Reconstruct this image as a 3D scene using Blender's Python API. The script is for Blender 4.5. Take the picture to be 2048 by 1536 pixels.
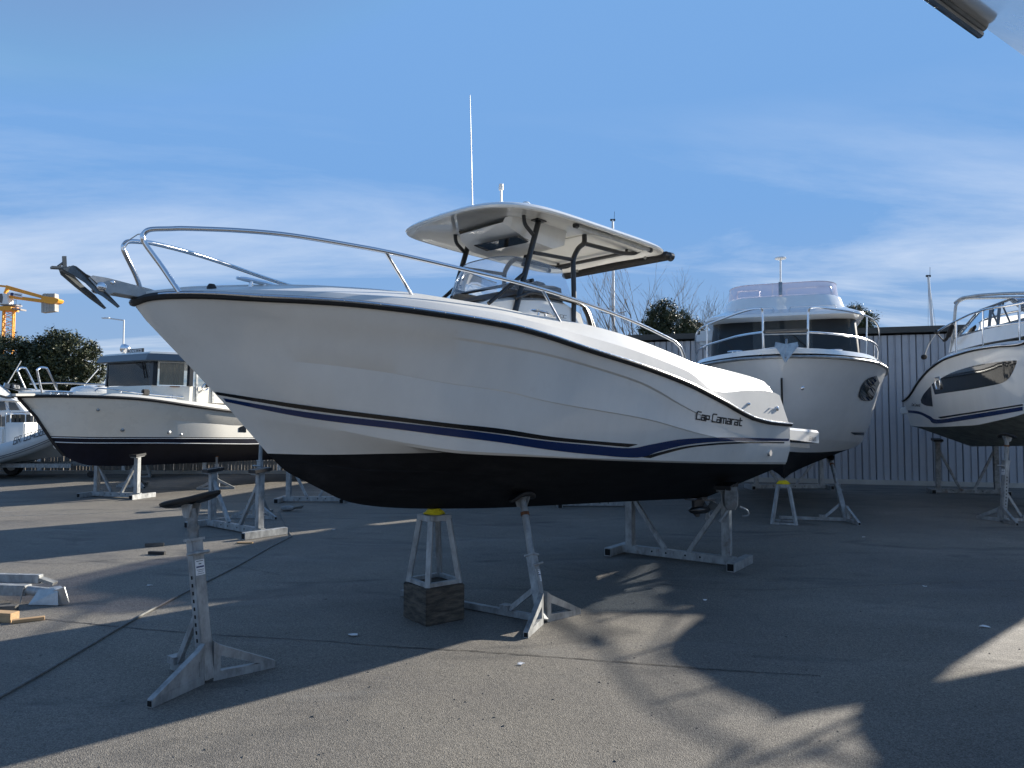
import bpy, bmesh, math, random
from mathutils import Vector, Matrix, noise
R = math.radians
random.seed(7)
for o in list(bpy.data.objects): bpy.data.objects.remove(o, do_unlink=True)
scn = bpy.context.scene
COL = scn.collection

# ------------------------------------------------------------------ camera, sky, sun, exposure
FPX, PCX, PCY, CAMH = 1440.0, 1024.0, 768.0, 1.8
PITCH = math.atan(67 / FPX)
cam = bpy.data.cameras.new('camera'); camo = bpy.data.objects.new('camera', cam); COL.objects.link(camo)
cam.sensor_width = 36; cam.lens = 36 * FPX / 2048; cam.clip_start = 0.05; cam.clip_end = 3000
camo.location = (0, 0, CAMH); camo.rotation_euler = (R(90) + PITCH, 0, 0)
scn.camera = camo
scn.render.resolution_x, scn.render.resolution_y = 1024, 768
SUN_AZ, SUN_EL = 37.5, 20.0          # azimuth counted from +X (right) towards +Y (away from the camera)
w = bpy.data.worlds.new('World'); scn.world = w; w.use_nodes = True
nt = w.node_tree; nt.nodes.clear()
def N(t, **k):
    n = nt.nodes.new(t)
    for a, b in k.items(): setattr(n, a, b)
    return n
sky = N('ShaderNodeTexSky', sky_type='NISHITA', sun_disc=False, sun_elevation=R(SUN_EL), sun_rotation=R(90 - SUN_AZ))
sky.altitude = 0; sky.air_density = 1.0; sky.dust_density = 0.0; sky.ozone_density = 3.0
tc = N('ShaderNodeTexCoord'); sep = N('ShaderNodeSeparateXYZ'); nt.links.new(tc.outputs['Generated'], sep.inputs[0])
def M2(op, a, b):
    n = N('ShaderNodeMath', operation=op)
    for i, q in enumerate((a, b)):
        if isinstance(q, (int, float)): n.inputs[i].default_value = q
        elif q is not None: nt.links.new(q, n.inputs[i])
    return n.outputs[0]
zc = M2('ADD', M2('MAXIMUM', sep.outputs[2], 0.0), 0.10)
cx = M2('DIVIDE', sep.outputs[0], zc); cy = M2('DIVIDE', sep.outputs[1], zc)
cmb = N('ShaderNodeCombineXYZ'); nt.links.new(cx, cmb.inputs[0]); nt.links.new(cy, cmb.inputs[1])
mp = N('ShaderNodeMapping'); nt.links.new(cmb.outputs[0], mp.inputs[0])
mp.inputs['Rotation'].default_value = (0, 0, R(-18)); mp.inputs['Scale'].default_value = (0.42, 1.25, 1); mp.inputs['Location'].default_value = (3.1, 1.7, 0)
nz = N('ShaderNodeTexNoise'); nz.inputs['Scale'].default_value = 0.55; nz.inputs['Detail'].default_value = 9; nz.inputs['Roughness'].default_value = 0.62; nz.inputs['Distortion'].default_value = 0.5
nt.links.new(mp.outputs[0], nz.inputs['Vector'])
cr = N('ShaderNodeValToRGB'); cr.color_ramp.elements[0].position = 0.45; cr.color_ramp.elements[1].position = 0.68
nt.links.new(nz.outputs['Fac'], cr.inputs[0])
# thicker cloud cover low over the horizon, thin veil overhead
low = N('ShaderNodeMapRange'); nt.links.new(sep.outputs[2], low.inputs[0])
for i, v in ((1, 0.02), (2, 0.40), (3, 1.0), (4, 0.0)): low.inputs[i].default_value = v
hz = N('ShaderNodeMapRange', interpolation_type='SMOOTHSTEP'); nt.links.new(sep.outputs[2], hz.inputs[0])
for i, v in ((1, -0.02), (2, 0.30), (3, 0.72), (4, 0.0)): hz.inputs[i].default_value = v
cf0 = M2('MULTIPLY', cr.outputs[0], low.outputs[0])
hmix = N('ShaderNodeMixRGB'); nt.links.new(hz.outputs[0], hmix.inputs[0]); lim = N('ShaderNodeMixRGB', blend_type='DARKEN'); lim.inputs[0].default_value = 1; nt.links.new(sky.outputs[0], lim.inputs[1]); lim.inputs[2].default_value = (0.86, 1.80, 3.45, 1); nt.links.new(lim.outputs[0], hmix.inputs[1]); hmix.inputs[2].default_value = (1.65, 2.2, 2.9, 1)
cf = cf0
mix = N('ShaderNodeMixRGB'); nt.links.new(cf, mix.inputs[0]); nt.links.new(hmix.outputs[0], mix.inputs[1]); mix.inputs[2].default_value = (4.9, 5.0, 5.1, 1)
bg = N('ShaderNodeBackground'); bg.inputs[1].default_value = 0.090
nt.links.new(mix.outputs[0], bg.inputs[0])
out = N('ShaderNodeOutputWorld'); nt.links.new(bg.outputs[0], out.inputs[0])
sun = bpy.data.lights.new('sun', 'SUN'); sun.energy = 4.0; sun.angle = R(0.53); sun.color = (1, 0.93, 0.82)
suno = bpy.data.objects.new('sun', sun); COL.objects.link(suno)
sd = Vector((math.cos(R(SUN_EL)) * math.cos(R(SUN_AZ)), math.cos(R(SUN_EL)) * math.sin(R(SUN_AZ)), math.sin(R(SUN_EL))))
suno.rotation_euler = sd.to_track_quat('Z', 'Y').to_euler()
scn.view_settings.view_transform = 'Standard'; scn.view_settings.look = 'None'
scn.view_settings.exposure = 1.32; scn.view_settings.gamma = 1

# ------------------------------------------------------------------ picture geometry helpers
def ray(px, py):
    x = (px - PCX) / FPX; u = -(py - PCY) / FPX
    return Vector((x, math.cos(PITCH) - u * math.sin(PITCH), math.sin(PITCH) + u * math.cos(PITCH)))
EYE = Vector((0, 0, CAMH))
def ground(px, py, z=0.0):
    d = ray(px, py); return EYE + d * ((z - CAMH) / d.z)
def depth(px, py, y):
    d = ray(px, py); return EYE + d * (y / d.y)
class Frame:                       # a boat's own axes: x aft, z up
    def __init__(s, O, a, pi=0.0):
        a = R(a); pi = R(pi)
        X = Vector((math.cos(a) * math.cos(pi), math.sin(a) * math.cos(pi), -math.sin(pi)))
        Y = Vector((-math.sin(a), math.cos(a), 0)); Z = X.cross(Y)
        s.M = Matrix(((X.x, Y.x, Z.x, O.x), (X.y, Y.y, Z.y, O.y), (X.z, Y.z, Z.z, O.z), (0, 0, 0, 1)))
        s.I = s.M.inverted(); s.o = s.I @ EYE; s.I3 = s.I.to_3x3()
    def d(s, px, py): return s.I3 @ ray(px, py)
    def at(s, px, py, ax, val):
        d = s.d(px, py); return s.o + d * ((val - s.o[ax]) / d[ax])
    def y(s, px, py, v): return s.at(px, py, 1, v)
    def x(s, px, py, v): return s.at(px, py, 0, v)
    def z(s, px, py, v): return s.at(px, py, 2, v)
    rng = (2.0, 40.0)
    def hit(s, px, py, fn, n=170):                      # first point of the ray where |y| <= fn(x,z)
        t0, t1 = s.rng
        d = s.d(px, py); pt = t0
        for i in range(n + 1):
            t = t0 + (t1 - t0) * i / n; q = s.o + d * t
            if abs(q.y) <= fn(q.x, q.z):
                lo, hi = pt, t
                for _ in range(24):
                    m = (lo + hi) / 2; q = s.o + d * m
                    if abs(q.y) <= fn(q.x, q.z): hi = m
                    else: lo = m
                return s.o + d * hi
            pt = t
        return None
class Curve:                       # monotone cubic through points
    def __init__(s, pts):
        pts = sorted(pts); q = [pts[0]]
        for a in pts[1:]:
            if a[0] - q[-1][0] > 1e-4: q.append(a)
        s.x = [a[0] for a in q]; s.v = [a[1] for a in q]; n = len(q)
        h = [s.x[i + 1] - s.x[i] for i in range(n - 1)]; dl = [(s.v[i + 1] - s.v[i]) / h[i] for i in range(n - 1)]
        m = [0] * n
        if n > 1:
            m[0] = dl[0]; m[-1] = dl[-1]
        for i in range(1, n - 1):
            if dl[i - 1] * dl[i] > 0:
                w1 = 2 * h[i] + h[i - 1]; w2 = h[i] + 2 * h[i - 1]; m[i] = (w1 + w2) / (w1 / dl[i - 1] + w2 / dl[i])
        s.h, s.m, s.n = h, m, n
    def __call__(s, x):
        if s.n == 1 or x <= s.x[0]: return s.v[0]
        if x >= s.x[-1]: return s.v[-1]
        lo, hi = 0, s.n - 1
        while hi - lo > 1:
            k = (lo + hi) // 2
            if s.x[k] <= x: lo = k
            else: hi = k
        h = s.h[lo]; t = (x - s.x[lo]) / h; t2, t3 = t * t, t * t * t
        return (2 * t3 - 3 * t2 + 1) * s.v[lo] + (t3 - 2 * t2 + t) * h * s.m[lo] + (3 * t2 - 2 * t3) * s.v[lo + 1] + (t3 - t2) * h * s.m[lo + 1]
def lerp(a, b, t): return a + (b - a) * t

# ------------------------------------------------------------------ materials
MATS = {}
def mat(name, col, rough=0.5, metal=0.0, var=0.0, vscale=8.0, bump=0.0, bscale=60.0, coat=0.0, spec=0.5, col2=None, stretch=None, rvar=0.0):
    m = bpy.data.materials.new(name); m.use_nodes = True; t = m.node_tree; b = t.nodes['Principled BSDF']
    b.inputs['Base Color'].default_value = (*col, 1); b.inputs['Roughness'].default_value = rough; b.inputs['Metallic'].default_value = metal
    b.inputs['Coat Weight'].default_value = coat; b.inputs['Coat Roughness'].default_value = 0.035; b.inputs['Specular IOR Level'].default_value = spec
    if var or bump or col2 or rvar:
        tcn = t.nodes.new('ShaderNodeTexCoord'); src = tcn.outputs['Object']
        if stretch:
            mpn = t.nodes.new('ShaderNodeMapping'); mpn.inputs['Scale'].default_value = stretch; t.links.new(src, mpn.inputs[0]); src = mpn.outputs[0]
    if var or col2 or rvar:
        n = t.nodes.new('ShaderNodeTexNoise'); n.inputs['Scale'].default_value = vscale; n.inputs['Detail'].default_value = 7; n.inputs['Roughness'].default_value = 0.65
        t.links.new(src, n.inputs['Vector']); rp = t.nodes.new('ShaderNodeValToRGB'); t.links.new(n.outputs['Fac'], rp.inputs[0])
        c2 = col2 or tuple(c * (1 - var) for c in col); c1 = col if col2 else tuple(min(1, c * (1 + var * 0.6)) for c in col)
        rp.color_ramp.elements[0].position = 0.34; rp.color_ramp.elements[1].position = 0.66
        rp.color_ramp.elements[0].color = (*c2, 1); rp.color_ramp.elements[1].color = (*c1, 1)
        if var or col2: t.links.new(rp.outputs[0], b.inputs['Base Color'])
        if rvar:
            mr = t.nodes.new('ShaderNodeMapRange'); t.links.new(n.outputs['Fac'], mr.inputs[0]); mr.inputs[3].default_value = max(0.02, rough - rvar); mr.inputs[4].default_value = rough + rvar
            mr.inputs[1].default_value = 0.3; mr.inputs[2].default_value = 0.7; t.links.new(mr.outputs[0], b.inputs['Roughness'])
    if bump:
        n2 = t.nodes.new('ShaderNodeTexNoise'); n2.inputs['Scale'].default_value = bscale; n2.inputs['Detail'].default_value = 4; t.links.new(src, n2.inputs['Vector'])
        bp = t.nodes.new('ShaderNodeBump'); bp.inputs['Strength'].default_value = bump; bp.inputs['Distance'].default_value = 0.01
        t.links.new(n2.outputs['Fac'], bp.inputs['Height']); t.links.new(bp.outputs[0], b.inputs['Normal'])
    MATS[name] = m; return m
def glass(name, tint, refl=0.10, dens=0.35, rough=0.02):      # clear sheet: see-through with a surface shine
    m = bpy.data.materials.new(name); m.use_nodes = True; t = m.node_tree; t.nodes.clear()
    tr = t.nodes.new('ShaderNodeBsdfTransparent'); tr.inputs[0].default_value = (*tint, 1)
    df = t.nodes.new('ShaderNodeBsdfDiffuse'); df.inputs[0].default_value = (*[min(1, c * 0.9) for c in tint], 1)
    gl = t.nodes.new('ShaderNodeBsdfGlossy'); gl.inputs['Roughness'].default_value = rough; gl.inputs[0].default_value = (0.9, 0.9, 0.9, 1)
    fr = t.nodes.new('ShaderNodeFresnel'); fr.inputs[0].default_value = 1.45
    m1 = t.nodes.new('ShaderNodeMixShader'); m1.inputs[0].default_value = dens; t.links.new(tr.outputs[0], m1.inputs[1]); t.links.new(df.outputs[0], m1.inputs[2])
    m2 = t.nodes.new('ShaderNodeMixShader'); t.links.new(fr.outputs[0], m2.inputs[0]); t.links.new(m1.outputs[0], m2.inputs[1]); t.links.new(gl.outputs[0], m2.inputs[2])
    o = t.nodes.new('ShaderNodeOutputMaterial'); t.links.new(m2.outputs[0], o.inputs[0]); MATS[name] = m; return m
mat('gelcoat', (0.86, 0.845, 0.80), 0.17, var=0.05, vscale=2.2, coat=0.8, rvar=0.05, stretch=(1.2, 1.2, 0.3))
mat('gelcoat_deck', (0.70, 0.69, 0.655), 0.35, var=0.05, vscale=2.5, bump=0.03, bscale=160)
mat('gelcoat_cream', (0.81, 0.775, 0.69), 0.28, var=0.05, vscale=1.5, coat=0.15, rvar=0.06)
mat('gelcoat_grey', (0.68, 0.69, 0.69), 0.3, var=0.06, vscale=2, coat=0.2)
mat('antifouling', (0.0055, 0.006, 0.008), 0.7, vscale=5, bump=0.15, bscale=90, col2=(0.014, 0.015, 0.018), spec=0.22, stretch=(0.5, 1.2, 2.2))
mat('antifouling_navy', (0.007, 0.009, 0.022), 0.6, var=0.3, vscale=4, bump=0.1, bscale=90, spec=0.25)
mat('antifouling_dirty', (0.15, 0.16, 0.145), 0.8, col2=(0.33, 0.34, 0.30), vscale=5, bump=0.4, bscale=40)
mat('stripe_blue', (0.004, 0.024, 0.105), 0.22, coat=0.2)
mat('stripe_black', (0.008, 0.008, 0.010), 0.25, coat=0.2)
mat('white_line', (0.8, 0.8, 0.78), 0.4)
mat('chrome', (0.72, 0.73, 0.75), 0.13, metal=1.0, rvar=0.05, vscale=25)
mat('steel_dull', (0.42, 0.43, 0.43), 0.42, metal=0.85, var=0.25, vscale=14, rvar=0.12)
mat('anchor_steel', (0.16, 0.17, 0.17), 0.5, metal=0.6, var=0.3, vscale=18)
mat('galvanised', (0.36, 0.37, 0.37), 0.52, metal=0.35, var=0.40, vscale=13, bump=0.10, bscale=45, rvar=0.12, stretch=(1, 1, 0.45))
mat('galvanised_old', (0.27, 0.275, 0.27), 0.6, metal=0.3, var=0.5, vscale=9, bump=0.15, bscale=40, rvar=0.12)
mat('rust', (0.20, 0.085, 0.04), 0.85, var=0.5, vscale=20)
mat('black_tube', (0.011, 0.012, 0.014), 0.32, coat=0.2)
mat('rubber', (0.014, 0.014, 0.015), 0.55, var=0.3, vscale=20)
mat('hole', (0.004, 0.004, 0.004), 0.9)
mat('dark_vinyl', (0.10, 0.105, 0.115), 0.55, var=0.2, vscale=12)
mat('canvas_black', (0.012, 0.012, 0.013), 0.75, var=0.3, vscale=20, bump=0.3, bscale=30)
mat('window_dark', (0.012, 0.014, 0.017), 0.05, coat=0.5, spec=0.8)
mat('visor_grey', (0.115, 0.135, 0.155), 0.3, coat=0.2)
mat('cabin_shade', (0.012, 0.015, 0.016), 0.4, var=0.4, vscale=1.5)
mat('frame_black', (0.012, 0.014, 0.018), 0.3)
mat('curtain', (0.62, 0.58, 0.50), 0.9, var=0.35, vscale=9, stretch=(6, 6, 0.25))
def translucent(name, k):
    t = MATS[name].node_tree; b = t.nodes['Principled BSDF']; o = [n for n in t.nodes if n.type == 'OUTPUT_MATERIAL'][0]
    tr = t.nodes.new('ShaderNodeBsdfTranslucent'); tr.inputs[0].default_value = (0.75, 0.66, 0.50, 1); m = t.nodes.new('ShaderNodeMixShader'); m.inputs[0].default_value = k
    t.links.new(b.outputs[0], m.inputs[1]); t.links.new(tr.outputs[0], m.inputs[2]); t.links.new(m.outputs[0], o.inputs[0])
translucent('curtain', 0.55)
mat('interior_brown', (0.22, 0.10, 0.045), 0.6, var=0.3, vscale=6)
mat('yellow_strap', (0.78, 0.56, 0.01), 0.7, var=0.25, vscale=20, bump=0.3, bscale=50)
mat('wood_old', (0.135, 0.110, 0.082), 0.85, col2=(0.022, 0.020, 0.018), vscale=6, bump=1.0, bscale=14, stretch=(1.0, 1.0, 4))
mat('wood_new', (0.52, 0.35, 0.19), 0.8, col2=(0.36, 0.23, 0.12), vscale=9, bump=0.2, bscale=30, stretch=(0.6, 5, 5))
mat('wood_grey', (0.15, 0.145, 0.13), 0.85, col2=(0.08, 0.075, 0.07), vscale=9, bump=0.3, bscale=30)
mat('fence_wood', (0.30, 0.27, 0.23), 0.85, col2=(0.16, 0.145, 0.13), vscale=6, stretch=(3, 3, 0.3))
mat('wall_panel', (0.35, 0.37, 0.405), 0.42, var=0.14, vscale=0.8, metal=0.1, stretch=(1, 1, 0.35), rvar=0.08)
mat('wall_groove', (0.10, 0.11, 0.125), 0.5)
mat('roof_cap', (0.035, 0.038, 0.036), 0.5, var=0.2, vscale=3)
mat('concrete', (0.42, 0.40, 0.36), 0.9, var=0.2, vscale=1.2)
mat('crane_yellow', (0.85, 0.36, 0.03), 0.5, var=0.12, vscale=0.6)
mat('crane_rail', (0.30, 0.28, 0.27), 0.6)
mat('white_paint', (0.8, 0.8, 0.78), 0.45, var=0.06, vscale=4)
mat('white_plastic', (0.78, 0.78, 0.75), 0.4)
mat('paper', (0.80, 0.80, 0.80), 0.7, var=0.06, vscale=30)
mat('ink', (0.02, 0.02, 0.025), 0.6)
mat('ink_blue', (0.03, 0.04, 0.12), 0.6)
mat('hypalon', (0.60, 0.61, 0.60), 0.55, var=0.06, vscale=3)
mat('bark', (0.085, 0.068, 0.052), 0.9, var=0.4, vscale=9, bump=0.4, bscale=14)
mat('twig', (0.24, 0.21, 0.18), 0.9, var=0.3, vscale=5)
mat('rope', (0.20, 0.20, 0.19), 0.85, var=0.3, vscale=30)
mat('fly_screen_plain', (0.6, 0.5, 0.6), 0.1)
glass('clear_screen', (0.80, 0.86, 0.93), dens=0.22)
glass('purple_screen', (0.80, 0.745, 0.82), dens=0.60)
glass('cabin_glass', (0.84, 0.83, 0.78), dens=0.04)
glass('smoke_glass', (0.10, 0.12, 0.12), dens=0.10)
def leafmat(name, c1, c2):
    m = bpy.data.materials.new(name); m.use_nodes = True; t = m.node_tree; b = t.nodes['Principled BSDF']
    oi = t.nodes.new('ShaderNodeTexCoord'); n = t.nodes.new('ShaderNodeTexNoise'); n.inputs['Scale'].default_value = 1.7; n.inputs['Detail'].default_value = 5
    t.links.new(oi.outputs['Object'], n.inputs['Vector']); rp = t.nodes.new('ShaderNodeValToRGB'); t.links.new(n.outputs['Fac'], rp.inputs[0])
    rp.color_ramp.elements[0].position = 0.35; rp.color_ramp.elements[1].position = 0.65
    rp.color_ramp.elements[0].color = (*c1, 1); rp.color_ramp.elements[1].color = (*c2, 1)
    t.links.new(rp.outputs[0], b.inputs['Base Color']); b.inputs['Roughness'].default_value = 0.55
    MATS[name] = m
leafmat('leaf_dark', (0.022, 0.034, 0.014), (0.060, 0.070, 0.026))
leafmat('leaf_mid', (0.035, 0.052, 0.018), (0.095, 0.105, 0.040))
leafmat('leaf_dry', (0.10, 0.085, 0.045), (0.16, 0.13, 0.07))
def asphalt():
    m = bpy.data.materials.new('asphalt'); m.use_nodes = True; t = m.node_tree; b = t.nodes['Principled BSDF']
    tcn = t.nodes.new('ShaderNodeTexCoord')
    def nz(sc, det, ro=0.6, st=None, dist=0):
        n = t.nodes.new('ShaderNodeTexNoise'); n.inputs['Scale'].default_value = sc; n.inputs['Detail'].default_value = det; n.inputs['Roughness'].default_value = ro; n.inputs['Distortion'].default_value = dist
        if st:
            q = t.nodes.new('ShaderNodeMapping'); q.inputs['Scale'].default_value = st; t.links.new(tcn.outputs['Object'], q.inputs[0]); t.links.new(q.outputs[0], n.inputs['Vector'])
        else: t.links.new(tcn.outputs['Object'], n.inputs['Vector'])
        return n
    def ramp(src, p0, p1, c0, c1):
        r = t.nodes.new('ShaderNodeValToRGB'); t.links.new(src, r.inputs[0]); r.color_ramp.elements[0].position = p0; r.color_ramp.elements[1].position = p1
        r.color_ramp.elements[0].color = (*c0, 1); r.color_ramp.elements[1].color = (*c1, 1); return r.outputs[0]
    def mixc(f, a, c, mode='MIX', fac=None):
        x = t.nodes.new('ShaderNodeMixRGB'); x.blend_type = mode
        if f is None: x.inputs[0].default_value = fac
        else: t.links.new(f, x.inputs[0])
        t.links.new(a, x.inputs[1])
        if isinstance(c, tuple): x.inputs[2].default_value = (*c, 1)
        else: t.links.new(c, x.inputs[2])
        return x.outputs[0]
    vo = t.nodes.new('ShaderNodeTexVoronoi'); vo.inputs['Scale'].default_value = 175; t.links.new(tcn.outputs['Object'], vo.inputs['Vector'])
    sepc = t.nodes.new('ShaderNodeSeparateColor'); t.links.new(vo.outputs['Color'], sepc.inputs[0])
    stone = ramp(sepc.outputs[0], 0.15, 0.95, (0.130, 0.121, 0.106), (0.290, 0.268, 0.232))
    big = ramp(nz(0.45, 6).outputs['Fac'], 0.35, 0.7, (0.80, 0.80, 0.82), (1.12, 1.11, 1.08))
    c = mixc(None, stone, big, 'MULTIPLY', 1.0)
    fine = ramp(nz(38, 3).outputs['Fac'], 0.3, 0.7, (0.82, 0.82, 0.82), (1.1, 1.1, 1.1)); c = mixc(None, c, fine, 'MULTIPLY', 1.0)
    stain = ramp(nz(0.9, 5, 0.55, (0.6, 1.4, 1), 1.2).outputs['Fac'], 0.56, 0.72, (0, 0, 0), (0.6, 0.6, 0.6)); c = mixc(stain, c, (0.045, 0.046, 0.048))
    pale = ramp(nz(0.6, 6, 0.6, (0.7, 2.4, 1), 0.8).outputs['Fac'], 0.60, 0.74, (0, 0, 0), (0.35, 0.35, 0.35)); c = mixc(pale, c, (0.26, 0.255, 0.24))
    v2 = t.nodes.new('ShaderNodeTexVoronoi'); v2.inputs['Scale'].default_value = 0.75; q2 = t.nodes.new('ShaderNodeMapping'); q2.inputs['Scale'].default_value = (1, 1.25, 1)
    wob = nz(5, 4); ad = t.nodes.new('ShaderNodeMixRGB'); ad.blend_type = 'ADD'; ad.inputs[0].default_value = 0.16; t.links.new(tcn.outputs['Object'], ad.inputs[1]); t.links.new(wob.outputs['Color'], ad.inputs[2]); t.links.new(ad.outputs[0], q2.inputs[0]); t.links.new(q2.outputs[0], v2.inputs['Vector'])
    spot = ramp(v2.outputs['Distance'], 0.05, 0.17, (1, 1, 1), (0, 0, 0)); sel = t.nodes.new('ShaderNodeSeparateColor'); t.links.new(v2.outputs['Color'], sel.inputs[0])
    pick = ramp(sel.outputs[1], 0.50, 0.95, (0, 0, 0), (0.75, 0.75, 0.75)); c = mixc(mixc(None, spot, pick, 'MULTIPLY', 1.0), c, (0.045, 0.045, 0.046))
    t.links.new(c, b.inputs['Base Color'])
    rr = t.nodes.new('ShaderNodeMapRange'); t.links.new(nz(0.8, 5, 0.6, (0.7, 1.6, 1), 1).outputs['Fac'], rr.inputs[0]); rr.inputs[1].default_value = 0.35; rr.inputs[2].default_value = 0.7; rr.inputs[3].default_value = 0.92; rr.inputs[4].default_value = 0.62
    t.links.new(rr.outputs[0], b.inputs['Roughness']); b.inputs['Specular IOR Level'].default_value = 0.35
    bp = t.nodes.new('ShaderNodeBump'); bp.inputs['Strength'].default_value = 0.55; bp.inputs['Distance'].default_value = 0.006; t.links.new(vo.outputs['Distance'], bp.inputs['Height'])
    bp2 = t.nodes.new('ShaderNodeBump'); bp2.inputs['Strength'].default_value = 0.25; bp2.inputs['Distance'].default_value = 0.03; t.links.new(nz(3.5, 5).outputs['Fac'], bp2.inputs['Height']); t.links.new(bp.outputs[0], bp2.inputs['Normal'])
    t.links.new(bp2.outputs[0], b.inputs['Normal']); MATS['asphalt'] = m
asphalt()
def patina(name, col, scale, lo, hi, amt):                      # blotches of another colour (rust, wear) over a material
    t = MATS[name].node_tree; b = t.nodes['Principled BSDF']; src = b.inputs['Base Color'].links[0].from_socket
    tcn = t.nodes.new('ShaderNodeTexCoord'); n = t.nodes.new('ShaderNodeTexNoise'); n.inputs['Scale'].default_value = scale; n.inputs['Detail'].default_value = 8; n.inputs['Roughness'].default_value = 0.7; t.links.new(tcn.outputs['Object'], n.inputs['Vector'])
    r = t.nodes.new('ShaderNodeValToRGB'); t.links.new(n.outputs['Fac'], r.inputs[0]); r.color_ramp.elements[0].position = lo; r.color_ramp.elements[1].position = hi; r.color_ramp.elements[1].color = (amt, amt, amt, 1)
    m = t.nodes.new('ShaderNodeMixRGB'); t.links.new(r.outputs[0], m.inputs[0]); t.links.new(src, m.inputs[1]); m.inputs[2].default_value = (*col, 1); t.links.new(m.outputs[0], b.inputs['Base Color'])
patina('galvanised', (0.16, 0.09, 0.055), 5.5, 0.60, 0.74, 0.75); patina('galvanised_old', (0.15, 0.08, 0.05), 5.0, 0.55, 0.70, 0.8)
patina('gelcoat', (0.62, 0.59, 0.53), 3.0, 0.60, 0.80, 0.35); patina('antifouling', (0.035, 0.035, 0.036), 2.2, 0.58, 0.78, 0.6)
def per_piece(name, k):                                         # slight tone change from sheet to sheet
    t = MATS[name].node_tree; b = t.nodes['Principled BSDF']; src = b.inputs['Base Color'].links[0].from_socket
    oi = t.nodes.new('ShaderNodeObjectInfo'); mr = t.nodes.new('ShaderNodeMapRange'); t.links.new(oi.outputs['Random'], mr.inputs[0]); mr.inputs[3].default_value = 1 - k; mr.inputs[4].default_value = 1 + k * .6
    h = t.nodes.new('ShaderNodeHueSaturation'); t.links.new(mr.outputs[0], h.inputs['Value']); t.links.new(src, h.inputs['Color']); t.links.new(h.outputs[0], b.inputs['Base Color'])
per_piece('wall_panel', 0.09); patina('wall_panel', (0.20, 0.21, 0.22), 1.3, 0.52, 0.75, 0.5)

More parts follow.
